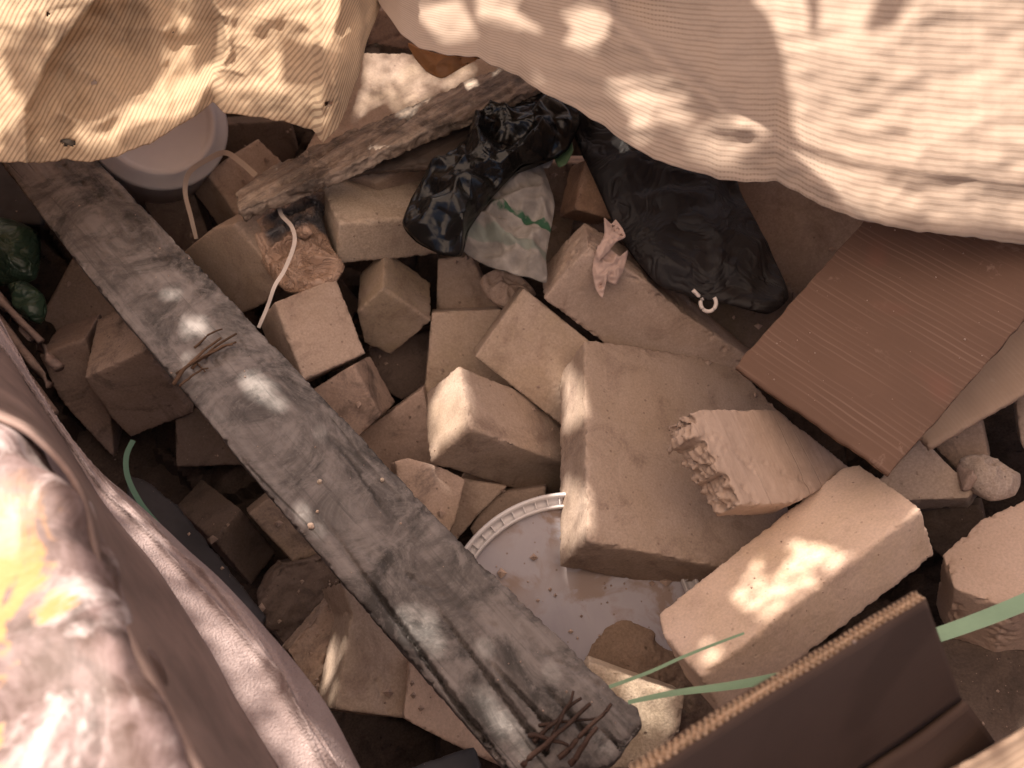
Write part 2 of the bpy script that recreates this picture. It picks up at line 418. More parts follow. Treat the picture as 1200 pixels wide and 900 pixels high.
def pillow(name, label, cat, outline, centre, pts, bulge, mat, crum=(25, .006), smooth=(10, .006), back=.6, seed=0, rings=34, m=120, power=.5, vdir=None, parent=None, group=None, lum=True):
    P0, n = plane3(pts); ol = sample_closed(outline, m); m = len(ol); vs = []; fs = []
    so_ = Vector((seed * 7.3, seed, -seed))
    for side in (1, -1):
        for k in range(rings + 1):
            r = math.sin(k / rings * math.pi / 2)
            for j in range(m):
                x = centre[0] + (ol[j][0] - centre[0]) * r; y = centre[1] + (ol[j][1] - centre[1]) * r
                p = on_plane((x, y), P0, n); h = bulge * (max(0, 1 - r * r)) ** power
                q = p * 1.0 + so_
                wr = (.25 - crumple(q + Vector((noise.noise(q * 20), noise.noise(q * 20 + Vector((7, 1, 2))), 0)) * .012, crum[0])) * crum[1] + (.25 - crumple(q + Vector((5, 5, 5)), crum[0] * 2.1)) * crum[1] * .45 + noise.noise(q * smooth[0]) * smooth[1]
                if vdir is not None:
                    a = (x * vdir[0] + y * vdir[1]) * .06 + noise.noise(q * 9) * 3; wr += math.sin(a) * vdir[2]
                if side > 0: vs.append(p + n * (h + wr * min(1, .25 + (1 - r) * 4)))
                else: vs.append(p - n * (h * back))
    K = rings + 1
    for s_ in (0, 1):
        b0 = s_ * K * m
        for k in range(rings):
            for j in range(m):
                a, b = b0 + k * m + j, b0 + k * m + (j + 1) % m; c, d = b + m, a + m
                fs.append([a, b, c, d] if s_ == 0 else [d, c, b, a])
    me = mesh(vs, fs); bm = bmesh.new(); bm.from_mesh(me); bmesh.ops.remove_doubles(bm, verts=bm.verts, dist=.0004)
    bmesh.ops.recalc_face_normals(bm, faces=bm.faces); bm.to_mesh(me); bm.free()
    ob = link(name, me, M[mat], None, parent)
    return tag(ob, label, cat, group) if parent is None else ob
def tube(pts, rad, seg=7, taper=1.0, jit=0):
    vs = []; fs = []; n = len(pts)
    for i, p in enumerate(pts):
        t = (pts[min(i + 1, n - 1)] - pts[max(i - 1, 0)]).normalized()
        a = t.orthogonal().normalized(); b = t.cross(a)
        r = rad * (1 + (taper - 1) * i / max(1, n - 1)) * (1 + jit * random.uniform(-1, 1))
        for j in range(seg):
            an = 2 * math.pi * j / seg; vs.append(p + (a * math.cos(an) + b * math.sin(an)) * r)
    for i in range(n - 1):
        for j in range(seg):
            fs.append([i * seg + j, i * seg + (j + 1) % seg, (i + 1) * seg + (j + 1) % seg, (i + 1) * seg + j])
    fs.append(list(range(seg))[::-1]); fs.append(list(range((n - 1) * seg, n * seg)))
    return vs, fs
def curve(pts, m=8):
    out = []
    for i in range(len(pts) - 1):
        a, b, c, d = pts[max(i - 1, 0)], pts[i], pts[i + 1], pts[min(i + 2, len(pts) - 1)]
        for k in range(m):
            t = k / m; out.append(.5 * ((2 * b) + (c - a) * t + (2 * a - 5 * b + 4 * c - d) * t * t + (3 * b - a - 3 * c + d) * t ** 3))
    out.append(pts[-1]); return out
def strip(name, label, cat, pts, width, mat, thick=.0012, wdir=None, group=None, parent=None):
    """flat ribbon through pixel points (px, py, z); width in metres (or list)"""
    P = curve([PZ(*p) for p in pts], 8); n = len(P); vs = []; fs = []
    for i, p in enumerate(P):
        t = (P[min(i + 1, n - 1)] - P[max(i - 1, 0)]).normalized()
        wd = (t.cross((CAM - p).normalized()) if wdir is None else wdir).normalized()
        ww = width if not isinstance(width, (list, tuple)) else width[0] + (width[1] - width[0]) * i / (n - 1)
        nn = t.cross(wd).normalized()
        if nn.dot(CAM - p) < 0: nn.negate()
        for s_, hh in ((-1, 0), (0, .12), (1, 0)): vs.append(p + wd * ww * .5 * s_ + nn * ww * hh * .1)
    for i in range(n - 1):
        for j in range(2): fs.append([i * 3 + j, i * 3 + j + 1, i * 3 + j + 4, i * 3 + j + 3])
    me = evalmods(mesh(vs, fs), [('SOLIDIFY', dict(thickness=thick, offset=0))])
    ob = link(name, me, M[mat], None, parent, smooth=False)
    return tag(ob, label, cat, group) if parent is None else ob

# ================================================================ blocks of the pile
B = block
CAT = 'block'
B('clay_block', 'square faced tan block right of the plank with white ribbon end on its corner', CAT,
  [(321, 354), (394, 325), (429, 414), (356, 446)], .07, (-19, 21), .10)
B('clay_block', 'five sided tan block with small triangle of sun, under the sandy block', CAT,
  [(449, 337), (418, 366), (427, 402), (458, 417), (506, 376)], .02, (2, -45))
B('clay_block', 'narrow shaded block squeezed under the torn paper packet', CAT,
  [(513, 303), (553, 300), (570, 338), (588, 364), (511, 366)], -.05, (3, -8), .09)
B('clay_block', 'upright plain block behind the sunlit cut end block', CAT,
  [(506, 366), (588, 362), (610, 440), (560, 520), (496, 475)], -.04, (0, -4), .09)
B('clay_block', 'smooth tilted block with a bright thin left edge beside big slab', CAT,
  [(614, 337), (735, 436), (676, 513), (556, 418)], .06, (-6, -2), .075, mat='clay')
B('clay_block', 'long block with a fully sunlit cut end, left of the big slab', CAT,
  [(552, 503), (504, 543), (498, 500), (500, 458), (538, 428)], .06, (130, 47), None, 'clay', 1.25)
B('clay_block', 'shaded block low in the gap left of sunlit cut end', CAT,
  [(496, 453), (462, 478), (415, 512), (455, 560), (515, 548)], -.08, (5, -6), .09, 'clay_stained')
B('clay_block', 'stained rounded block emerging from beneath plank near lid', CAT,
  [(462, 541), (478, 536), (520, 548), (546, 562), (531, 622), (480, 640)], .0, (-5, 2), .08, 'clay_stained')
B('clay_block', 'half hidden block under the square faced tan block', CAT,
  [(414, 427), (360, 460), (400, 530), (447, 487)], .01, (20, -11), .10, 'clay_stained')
B('clay_slab', 'biggest thick slab in middle with rough sunlit left edge', 'slab',
  [(689, 634), (684, 399), (700, 398), (862, 424), (930, 500), (925, 600), (862, 668)], .09, (-34, 31), None, 'clay', 1.0, .003, chip=.008, chipw=.011)
B('long_block', 'long pale block lying diagonally with sun patches on top', CAT,
  [(820, 793), (1080, 595), (1007, 543), (985, 548), (771, 718), (776, 745)], .14, (28, 52), None, 'clay_pale', 1.0, .003)
B('clay_block', 'rounded block at the right edge behind the wide green strap', CAT,
  [(1104, 650), (1150, 608), (1215, 578), (1300, 640), (1300, 700), (1180, 712), (1118, 690)], .03, (-8, 58), .11, 'clay_pale', chip=.009, chipw=.014)
B('clay_block', 'sandy block with coarse sunlit top just under the timber beam', CAT,
  [(397, 262), (372, 206), (381, 202), (510, 188), (545, 215), (548, 250)], .08, (-2, 49), None, 'clay_rough', 1.0, .0035, chip=.009)
B('clay_block', 'tan block leaning against the tied brown bag beside plank', CAT,
  [(213, 297), (247, 268), (275, 262), (330, 330), (308, 358), (272, 372)], -.01, (38, -22), None, 'clay')
B('clay_block', 'tan block with white strap over it next to bucket', CAT,
  [(242, 203), (303, 162), (329, 187), (360, 240), (285, 262)], -.02, (-22, 14), .09, 'clay')
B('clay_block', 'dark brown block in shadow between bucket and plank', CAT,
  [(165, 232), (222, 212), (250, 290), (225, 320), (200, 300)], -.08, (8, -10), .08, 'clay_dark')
B('clay_block', 'long chipped block with torn pink paper stuck on it', CAT,
  [(636, 351), (668, 312), (691, 291), (757, 328), (800, 366), (890, 428), (870, 470), (707, 402)], .06, (-2, -34), .10, 'clay', chip=.010)
B('brick', 'reddish broken brick wedged against the matt black bag', 'brick',
  [(687, 184), (673, 245), (719, 257), (730, 240), (712, 205)], .07, (-20, 12), .07, 'clay_red', chip=.01)
B('clay_block', 'shaded brown block behind the leaf and paper packet', CAT,
  [(630, 190), (690, 190), (665, 290), (640, 320), (615, 280)], -.02, (4, -8), .08, 'clay_stained')
B('clay_block', 'large smooth brown block under tarp edge right of bags', CAT,
  [(850, 190), (1080, 200), (1040, 300), (955, 350), (915, 370), (870, 320)], .06, (4, -8), .12, 'clay', vox=.0045)
slab3('clay_block', 'large warm tan block behind the timber beam under tarp gap', CAT, [(400, 60), (480, 62), (600, 70), (620, 110), (440, 215), (350, 190), (380, 130)],
      [(400, 68, .07), (600, 56, .09), (440, 215, .06)], .10, 'clay', .0035, frame_edge=(0, 2))
B('clay_block', 'small brown block in the gap between the two tarps', CAT,
  [(415, 10), (480, 10), (492, 62), (440, 52), (420, 60)], .12, (4, -10), .08, 'clay_stained')
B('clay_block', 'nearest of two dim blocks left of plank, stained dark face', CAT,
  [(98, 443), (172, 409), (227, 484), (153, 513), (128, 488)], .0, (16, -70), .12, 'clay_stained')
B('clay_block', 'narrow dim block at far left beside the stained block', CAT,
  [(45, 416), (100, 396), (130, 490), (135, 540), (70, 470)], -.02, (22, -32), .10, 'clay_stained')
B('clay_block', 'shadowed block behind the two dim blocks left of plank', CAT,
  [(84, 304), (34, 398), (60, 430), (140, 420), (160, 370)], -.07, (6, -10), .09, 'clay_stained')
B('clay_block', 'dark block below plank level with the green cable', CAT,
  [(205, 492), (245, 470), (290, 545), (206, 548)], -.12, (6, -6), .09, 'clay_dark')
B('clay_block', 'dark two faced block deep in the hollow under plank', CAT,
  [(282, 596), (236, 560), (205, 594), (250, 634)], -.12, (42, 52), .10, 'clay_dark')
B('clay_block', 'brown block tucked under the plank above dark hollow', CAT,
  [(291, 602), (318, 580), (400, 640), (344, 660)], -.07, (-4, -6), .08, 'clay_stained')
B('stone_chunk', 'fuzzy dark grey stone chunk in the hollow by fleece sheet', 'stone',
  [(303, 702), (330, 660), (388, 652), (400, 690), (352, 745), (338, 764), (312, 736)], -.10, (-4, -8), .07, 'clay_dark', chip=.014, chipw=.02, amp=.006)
B('broken_piece', 'brown broken piece with rough face against the upright pale block', 'rubble piece',
  [(335, 762), (375, 715), (400, 688), (398, 760), (368, 815)], -.03, (-5, -5), .06, 'clay_stained', chip=.012, chipw=.02, amp=.004)
B('clay_block', 'pale block under the plank with streaks of sun on its left face', CAT,
  [(412, 718), (398, 680), (500, 760), (478, 842), (392, 832)], .02, (-24, 6), .08, 'clay')
B('clay_block', 'pale stub of block under the lower end of plank', CAT,
  [(478, 795), (480, 760), (600, 830), (600, 905), (520, 868), (472, 842)], -.0, (-6, -2), .08, 'clay_pale')
B('clay_block', 'coarse sunlit block under the plank tip at the bottom', CAT,
  [(690, 775), (803, 815), (797, 860), (750, 900), (690, 905), (660, 850)], .05, (-3, -8), .08, 'clay_rough', chip=.012)
B('clay_block', 'small block edge between stained block and bucket lid', CAT,
  [(540, 560), (595, 570), (565, 600), (530, 640), (515, 610)], -.07, (4, -8), .07, 'clay')
B('clay_block', 'tan sliver of block just above rim of the lid', CAT,
  [(575, 578), (640, 570), (640, 610), (560, 640), (550, 620)], -.09, (6, -8), .07, 'clay')
B('clay_block', 'flat pinkish block under the point of the ribbed cardboard', CAT,
  [(1080, 512), (1000, 590), (1078, 586), (1135, 584), (1148, 566), (1118, 550)], .02, (2, 14), .05, 'clay')
B('clay_block', 'brown piece under the tan board corner', 'block',
  [(1092, 520), (1150, 492), (1160, 540), (1135, 562), (1120, 552)], -.01, (4, -8), .06, 'clay_stained')
B('clay_block', 'tan block cut off by the right edge of the picture', CAT,
  [(1188, 462), (1290, 440), (1290, 560), (1220, 560), (1196, 520)], .05, (-4, -8), .08, 'clay')
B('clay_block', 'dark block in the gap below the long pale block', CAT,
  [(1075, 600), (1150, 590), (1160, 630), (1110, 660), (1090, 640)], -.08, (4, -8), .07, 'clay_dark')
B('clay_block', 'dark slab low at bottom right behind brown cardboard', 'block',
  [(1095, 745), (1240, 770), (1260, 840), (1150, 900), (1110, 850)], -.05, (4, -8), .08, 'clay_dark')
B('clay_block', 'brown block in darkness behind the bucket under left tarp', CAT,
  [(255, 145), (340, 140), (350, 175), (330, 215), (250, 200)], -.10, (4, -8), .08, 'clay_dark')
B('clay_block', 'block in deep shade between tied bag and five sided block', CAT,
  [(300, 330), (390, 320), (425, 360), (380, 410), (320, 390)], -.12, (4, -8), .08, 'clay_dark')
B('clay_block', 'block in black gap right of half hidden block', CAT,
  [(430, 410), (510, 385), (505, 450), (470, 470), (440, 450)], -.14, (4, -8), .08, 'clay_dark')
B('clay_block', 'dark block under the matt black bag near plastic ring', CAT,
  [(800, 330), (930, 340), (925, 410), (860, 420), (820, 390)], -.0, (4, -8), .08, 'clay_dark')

# rocks
def rock(name, label, outline, centre, z, bulge, mat, seed):
    return pillow(name, label, 'stone', outline, centre, [(centre[0], centre[1], z), (centre[0] + 50, centre[1], z), (centre[0], centre[1] - 50, z - .01)],
                  bulge, mat, crum=(38, .014), smooth=(28, .008), seed=seed, rings=18, m=60, power=.6, back=1.2)
rock('stone_chunk', 'pinkish grey stone chunk by the right edge under tan board', [(1124, 540), (1140, 534), (1165, 540), (1195, 560), (1190, 580), (1165, 586), (1140, 572)], (1158, 560), .04, .02, 'stone', 3)
rock('stone_chunk', 'smaller brown stone touching the pinkish grey stone chunk', [(1122, 545), (1136, 536), (1146, 552), (1140, 572), (1128, 574)], (1133, 556), .035, .012, 'clay_stained', 5)
rock('stone_chunk', 'small rounded stone between paper packet and tilted block', [(562, 330), (585, 318), (610, 326), (628, 345), (600, 362), (575, 352)], (592, 340), -.03, .02, 'clay', 8)

# hollow, ragged block on the slab
def ragged(v, nn): return 0
def hollow_block():
    poly = [(868, 592), (860, 574), (852, 556), (842, 553), (838, 538), (829, 529), (828, 517), (813, 511), (812, 500), (818, 492), (809, 484), (821, 479), (912, 479), (1000, 550), (934, 590)]
    o = B('broken_block', 'broken block with torn crumbly end lying on the big slab', CAT, poly, .155, (-30, 14), .045, 'clay_grain', 1.0, .0022,
          amp=.0005, chip=.005, chipw=.008, big=lambda v, nn: noise.noise(Vector((v.x * 14, v.y * 130, v.z * 170))) * .009 + noise.noise(Vector((v.x * 20, v.y * 330, v.z * 400))) * .003 + noise.noise(v * 30) * .006 if nn[0] < -.5 else 0)
    return o
hollow_block()

# ================================================================ boards
NAILMATS = []
plank_pts = [(110, 190, .075), (12, 200, .075), (755, 850, .175)]
PL0, PLN = plane3(plank_pts)
plank_poly = [(-8, 178), (98, 318), (210, 452), (330, 600), (430, 716), (600, 912), (700, 905), (722, 893), (737, 872), (755, 850), (748, 828), (725, 815), (640, 730), (545, 640), (400, 487), (240, 318), (98, 170)]
def plank_big(v, nn):
    x, y, _ = PX(v); k = 0
    # splits running from the nailed end
    for (a, b, c, d, wd, dp) in ((380, 610, 595, 905, .0026, .016), (505, 705, 640, 880, .0024, .014), (568, 770, 645, 850, .0020, .012), (635, 800, 690, 860, .0020, .010), (700, 850, 735, 880, .002, .012)):
        l2 = (c - a) ** 2 + (d - b) ** 2; t = ((x - a) * (c - a) + (y - b) * (d - b)) / l2
        if -.02 < t < 1.02:
            dist = abs((x - a) * (d - b) - (y - b) * (c - a)) / math.sqrt(l2) * .0009 + noise.noise(v * 40) * .0012
            if abs(dist) < wd * (.4 + t): k -= dp * 1.7 * t
    l2 = 75 ** 2 + 48 ** 2; t = ((x - 205) * 75 + (y - 446) * -48) / l2; dd = abs((x - 205) * -48 - (y - 446) * 75) / math.sqrt(l2)
    if 0 < t < 1.02 and dd < 16: k -= .007 * (1 - dd / 16) * (.5 + noise.noise(v * 130))
    if x > 640 and y > 815: k -= max(0, noise.noise(v * 38)) * .012
    return k if Vector(nn).dot(PLN) > .5 else 0
plank = slab3('plank', 'long weathered grey plank lying diagonally across the rubble', 'plank', plank_poly, plank_pts, .022, 'plank', .0022,
              frame_edge=(1, 4), amp=.0012, chip=.006, grainamp=.0009, big=plank_big)
def on_plank(px, py, h=0): return on_plane((px, py), PL0, PLN) + PLN * h
def part_tube(name, pts, rad, mat, parent, **kw):
    me = mesh(*tube(pts, rad, **kw)); return link(name, me, M[mat], None, parent)
rnd = random.Random(3)
def bent(px0, px1, h0, h1, rad, mat, name, seed):
    r = random.Random(seed); a = on_plank(*px0, h0); b = on_plank(*px1, h1); n = 7; pts = []
    for i in range(n):
        t = i / (n - 1); p = a.lerp(b, t) + Vector((r.uniform(-1, 1), r.uniform(-1, 1), r.uniform(-1, 1))) * .0009 + PLN * math.sin(t * math.pi) * .004; pts.append(p)
    part_tube(name, curve(pts, 3), rad * (.85 if name == 'nail' else .85), mat, plank, taper=.6, jit=.07)
for i, (a, b, h0, h1, rd) in enumerate([((612, 898), (690, 830), .002, .02, .0035), ((625, 870), (680, 822), .002, .012, .003), ((640, 880), (672, 815), .0, .016, .0025),
        ((655, 890), (715, 832), .006, .022, .0032), ((668, 898), (697, 858), .010, .026, .0038), ((618, 862), (665, 875), .004, .008, .003), ((632, 850), (700, 845), .0, .012, .0022)]):
    bent(a, b, h0, h1, rd, 'nail', 'nail', i + 10)
for i, (a, b, h0, h1, rd) in enumerate([((205, 448), (262, 400), .002, .008, .0028), ((208, 440), (278, 404), .004, .006, .0022), ((225, 432), (280, 396), .001, .010, .0026), ((212, 455), (245, 432), .004, .002, .002),
        ((228, 408), (262, 388), .0, .006, .002), ((240, 420), (276, 408), .003, .008, .0028), ((232, 428), (243, 440), .002, .006, .0016), ((204, 452), (232, 425), .002, .006, .0034)]):
    bent(a, b, h0, h1, rd, 'splinter', 'splinter', i + 40)

beam = slab3('timber_beam', 'rotten brown timber beam jutting from beneath the tarp', 'timber', [(274, 226), (320, 192), (372, 168), (440, 140), (560, 88), (640, 60), (690, 90), (628, 104), (500, 152), (400, 198), (330, 226), (279, 247)],
             [(278, 240, .12), (620, 90, .15), (400, 160, .112)], .020, 'beam', .003, frame_edge=(0, 3), amp=.0014, chip=.008, chipw=.012, grainamp=.0042)
slab3('board', 'dark flat board lying directly under the timber beam', 'board', [(372, 212), (400, 196), (520, 140), (640, 85), (640, 150), (545, 192), (505, 196), (440, 200)],
      [(372, 212, .085), (620, 95, .11), (505, 196, .085)], .012, 'board_dark', .003, frame_edge=(0, 3), grainamp=.001)
slab3('board', 'thin dark grey board standing along the fleece sheet', 'board', [(150, 555), (172, 562), (210, 592), (275, 672), (314, 722), (306, 740), (200, 640), (150, 600)],
      [(172, 562, -.02), (314, 722, .0), (200, 640, .02)], .01, 'dark_panel', .0035, frame_edge=(2, 4))
slab3('board', 'dark grey board at the top left behind the plank end', 'board', [(-60, 150), (60, 170), (60, 230), (48, 262), (20, 262), (-60, 270)],
      [(0, 190, -.0), (60, 190, .0), (0, 260, -.01)], .012, 'dark_panel', .004)
for i, (a, b) in enumerate([((-20, 328, .02), (70, 432, .0)), ((-20, 350, .02), (58, 452, .0)), ((-25, 372, .03), (62, 486, .01)), ((-12, 340, .035), (48, 400, .02))]):
    P = [PZ(*a).lerp(PZ(*b), t / 9) + Vector((rnd.uniform(-1, 1), rnd.uniform(-1, 1), rnd.uniform(-1, 1))) * .0006 for t in range(10)]
    o = link('stick', mesh(*tube(P, [.008, .006, .009, .005][i], seg=8, jit=.04)), M['stick'])
    tag(o, ['pinkish split stick, highest of the sticks at the left edge', 'thin pinkish stick, second from the top at the left edge', 'thickest pinkish stick, lowest beside the skip wall', 'thinnest stick lying on top at the left edge'][i], 'stick', 'split sticks at the left edge')
slab3('board', 'black thin board at the bottom beneath the plank', 'board', [(480, 898), (556, 872), (575, 930), (480, 960)],
      [(490, 898, .03), (556, 872, .03), (556, 940, .05)], .008, 'dark_panel', .0035)
slab3('board', 'tan speckled board sticking out under the ribbed cardboard', 'board', [(1070, 500), (1089, 525), (1280, 415), (1330, 250), (1180, 380)],
      [(1089, 525, .10), (1280, 415, .13), (1180, 380, .10)], .012, 'card_tan', .0035)

def sheet(name, label, cat, corners, zs, thick, mat, bend=.003, nx=60, ny=50, edgej=.0015, seed=0, group=None, curl=None):
    """flat board from four pixel corners (order: origin, +x, opposite, +y) with heights"""
    c = [PZ(*p, z) for p, z in zip(corners, zs)]; n = (c[1] - c[0]).cross(c[3] - c[0]).normalized()
    if n.dot(CAM - c[0]) < 0: n.negate()
    vs = []; fs = []
    for j in range(ny + 1):
        for i in range(nx + 1):
            s, t = i / nx, j / ny
            p = c[0] * (1 - s) * (1 - t) + c[1] * s * (1 - t) + c[2] * s * t + c[3] * (1 - s) * t
            q = p + Vector((seed, 0, 0)); k = noise.noise(q * 7) * bend
            if curl: k += curl(s, t)
            ed = min(s, 1 - s, t, 1 - t)
            if ed < .02:
                p = p + (c[1] - c[0]).normalized() * noise.noise(q * 60) * edgej + (c[3] - c[0]).normalized() * noise.noise(q * 60 + Vector((3, 3, 3))) * edgej
                k += noise.noise(q * 45) * edgej
            vs.append(p + n * k)
    for j in range(ny):
        for i in range(nx): a = j * (nx + 1) + i; fs.append([a, a + 1, a + nx + 2, a + nx + 1])
    me = mesh(vs, fs); bm = bmesh.new(); bm.from_mesh(me)
    f0 = next(iter(bm.faces))
    if f0.normal.dot(n) < 0: bmesh.ops.reverse_faces(bm, faces=bm.faces)
    bm.to_mesh(me); bm.free()
    me = evalmods(me, [('SOLIDIFY', dict(thickness=thick, offset=-1))])
    ob = link(name, me, M[mat], (c[0], c[1] - c[0], n)); return tag(ob, label, cat, group)
sheet('cardboard', 'ribbed reddish brown cardboard leaning under the right tarp', 'cardboard', [(862, 427), (1038, 559), (1262, 306), (1075, 190)], [.17, .185, .22, .19], .006, 'card_red', .006, 90, 90, .002, curl=lambda s, t: .008 * s * s - .004 * max(0, .1 - t) * 10)

# double wall cardboard, bottom right
def double_wall():
    A = PZ(745, 912, .47); Bp = PZ(1085, 702, .42); Cp = PZ(1127, 820, .24)
    ex = (Bp - A).normalized(); Lx = (Bp - A).length
    ey = (Cp - Bp); ey = ey - ex * ey.dot(ex) * 0; ly = ey.length; ey.normalize(); n = ex.cross(ey).normalized()
    if n.dot(CAM - A) < 0: n.negate()
    root = None
    def P(s, t, h): return A + ex * s + ey * t + n * h
    def layer(h, x1=Lx):
        vs = []; fs = []; nx, ny = 60, 14
        for j in range(ny + 1):
            for i in range(nx + 1):
                p = P(x1 * i / nx, ly * j / ny, h); q = P(x1 * i / nx, 0, 0); vs.append(p + n * noise.noise(q * 9) * .002 + (ey * noise.noise(p * 50) * .002 if j == 0 else Vector()))
        for j in range(ny):
            for i in range(nx): a = j * (nx + 1) + i; fs.append([a, a + 1, a + nx + 2, a + nx + 1])
        return evalmods(mesh(vs, fs), [('SOLIDIFY', dict(thickness=.0006, offset=0))])
    def flute(h0, h1, per, sh):
        vs = []; fs = []; nx = int(Lx / per * 8)
        for i in range(nx + 1):
            s = Lx * i / nx; h = (h0 + h1) / 2 + (h1 - h0) / 2 * math.sin(s / per * 2 * math.pi + sh + noise.noise(Vector((s * 20, h0, 0))) * 1.5)
            for t in (-.0012 + .002 * noise.noise(Vector((s * 90, h1 * 100, 0))), ly): p = P(s, t, h); q = P(s, 0, 0); vs.append(p + n * noise.noise(q * 9) * .002)
        for i in range(nx): fs.append([i * 2, i * 2 + 1, i * 2 + 3, i * 2 + 2])
        return evalmods(mesh(vs, fs), [('SOLIDIFY', dict(thickness=.0004, offset=0))])
    root = link('cardboard', layer(0), M['card'], (A, ex, n))
    tag(root, 'dark brown double wall cardboard with corrugated torn edge, bottom right', 'cardboard')
    link('middle_liner', layer(-.0046), M['flute'], (A, ex, n), root)
    link('back_liner', layer(-.0092), M['card'], (A, ex, n), root)
    link('fluting', flute(-.0043, -.0004, .0058, 0), M['flute'], (A, ex, n), root)
    link('fluting', flute(-.0088, -.0050, .0048, 1), M['flute'], (A, ex, n), root)
    # folded flap below the crease
    D = PZ(1160, 868, .16); E = PZ(1010, 1010, .26); A2 = P(Lx * .12, ly, 0)
    vs = []; fs = []
    for j in range(9):
        for i in range(31):
            s, t = i / 30, j / 8; p = (A2.lerp(P(Lx, ly, 0), s)).lerp(E.lerp(D, s), t); vs.append(p + n * noise.noise(p * 12) * .002)
    for j in range(8):
        for i in range(30): a = j * 31 + i; fs.append([a, a + 1, a + 32, a + 31])
    link('folded_flap', evalmods(mesh(vs, fs), [('SOLIDIFY', dict(thickness=.006, offset=-1))]), M['card'], (A, ex, n), root)
    # pale torn spot
double_wall()
sheet('cardboard', 'sunlit tan cardboard corner at the bottom right corner', 'cardboard', [(1095, 918), (1260, 822), (1330, 960), (1130, 1060)], [.24, .24, .2, .2], .006, 'card_tan', .004, 40, 30, .001)

# ================================================================ lid and bucket
def lid():
    cx, cy, z = 672, 737, -.03
    c = PZ(cx, cy, z); n = (CAM - c).normalized(); n = (n + Vector((0.10, -.06, 0))).normalized()
    ax = RT - n * RT.dot(n); ax.normalize(); ay = n.cross(ax)
    d = (c - CAM).dot(FW); Rr = 158 / FPX * d
    def prof(rs, seg=120, capf=False):
        vs = []; fs = []
        for (r, h) in rs:
            for j in range(seg):
                a = 2 * math.pi * j / seg; vs.append(c + (ax * math.cos(a) + ay * math.sin(a)) * Rr * r + n * h)
        m = len(rs)
        for k in range(m - 1):
            for j in range(seg): fs.append([k * seg + j, k * seg + (j + 1) % seg, (k + 1) * seg + (j + 1) % seg, (k + 1) * seg + j])
        if capf: fs.append([(m - 1) * seg + j for j in range(seg)])
        return mesh(vs, fs)
    o = link('bucket_cover', prof([(.89, .003), (.885, -.001), (.87, -.002), (.5, -.002), (.02, -.002)], capf=True), M['lid'], (c, ax, n))
    me = o.data; tag(o, 'round dusty white bucket lid lying under the big slab', 'bucket lid')
    rim = prof([(.885, -.002), (.89, .006), (.905, .008), (.915, .004), (.918, .0), (.965, .0), (.97, .006), (.985, .009), (1.0, .008), (1.01, .002), (1.01, -.02), (.99, -.022)])
    link('rim', rim, M['white_plastic'], (c, ax, n), o)
    vs = []; fs = []
    for j in range(64):
        a = 2 * math.pi * j / 64; u = ax * math.cos(a) + ay * math.sin(a); v = n.cross(u); b = len(vs)
        for r in (.915, .97):
            for s in (-1, 1):
                for h in (-.001, .0055): vs.append(c + u * Rr * r + v * s * .0007 + n * h)
        fs += [[b, b + 1, b + 3, b + 2], [b + 4, b + 6, b + 7, b + 5], [b, b + 4, b + 5, b + 1], [b + 2, b + 3, b + 7, b + 6], [b + 1, b + 5, b + 7, b + 3]]
    rb = link('rim_ribs', mesh(vs, fs), M['white_plastic'], (c, ax, n), o, smooth=False)
    # sand spilled on the lid
    ol = sample_closed([(730, 726), (762, 738), (775, 758), (800, 768), (840, 800), (860, 860), (800, 870), (740, 800), (704, 808), (686, 778), (702, 744)], 90)
    vs = []; fs = []; m = len(ol); K = 22; ctr = (770, 800)
    for k in range(K + 1):
        r = k / K
        for j in range(m):
            p = on_plane((ctr[0] + (ol[j][0] - ctr[0]) * r, ctr[1] + (ol[j][1] - ctr[1]) * r), c, n)
            p = p + (p - c).normalized() * noise.noise(p * 60) * .006 * r
            vs.append(p + n * (.017 * (1 - r ** 2.6) + noise.noise(p * 160) * .0030 + noise.noise(p * 50) * .006 * (1 - r) - .0015))
    for k in range(K):
        for j in range(m): fs.append([k * m + j, k * m + (j + 1) % m, (k + 1) * m + (j + 1) % m, (k + 1) * m + j])
    s = link('sand', mesh(vs, fs), M['sand'], (c, ax, n)); tag(s, 'damp brown sand spilled on the white bucket lid', 'sand', kind='stuff')
    return c, n
lid()
def bucket():
    c = PZ(183, 142, .06); n = (CAM - c).normalized(); n = (n + UP * .30).normalized()
    ax = RT - n * RT.dot(n); ax.normalize(); ay = n.cross(ax); d = (c - CAM).dot(FW); Rr = 80 / FPX * d; seg = 96
    rs = [(.0, .0), (.68, 0), (.72, .004), (.76, .012), (.82, .013), (.86, .003), (.97, .0), (1.0, -.004), (1.0, -.014), (.975, -.018), (.97, -.05), (.93, -.24), (.0, -.24)]
    vs = []; fs = []
    for (r, h) in rs:
        for j in range(seg):
            a = 2 * math.pi * j / seg; vs.append(c + (ax * math.cos(a) + ay * math.sin(a)) * Rr * max(r, .001) + n * h)
    def part(k0, k1):
        f = []
        for k in range(k0, k1):
            for j in range(seg): f.append([(k - k0) * seg + j, (k - k0) * seg + (j + 1) % seg, (k - k0 + 1) * seg + (j + 1) % seg, (k - k0 + 1) * seg + j])
        return mesh(vs[k0 * seg:(k1 + 1) * seg], f)
    o = link('bucket', part(9, 12), M['white_plastic'], (c, ax, n)); tag(o, 'white plastic bucket with its lid on, half under the left tarp', 'bucket')
    link('lid', part(0, 9), M['white_plastic'], (c, ax, n), o)
bucket()

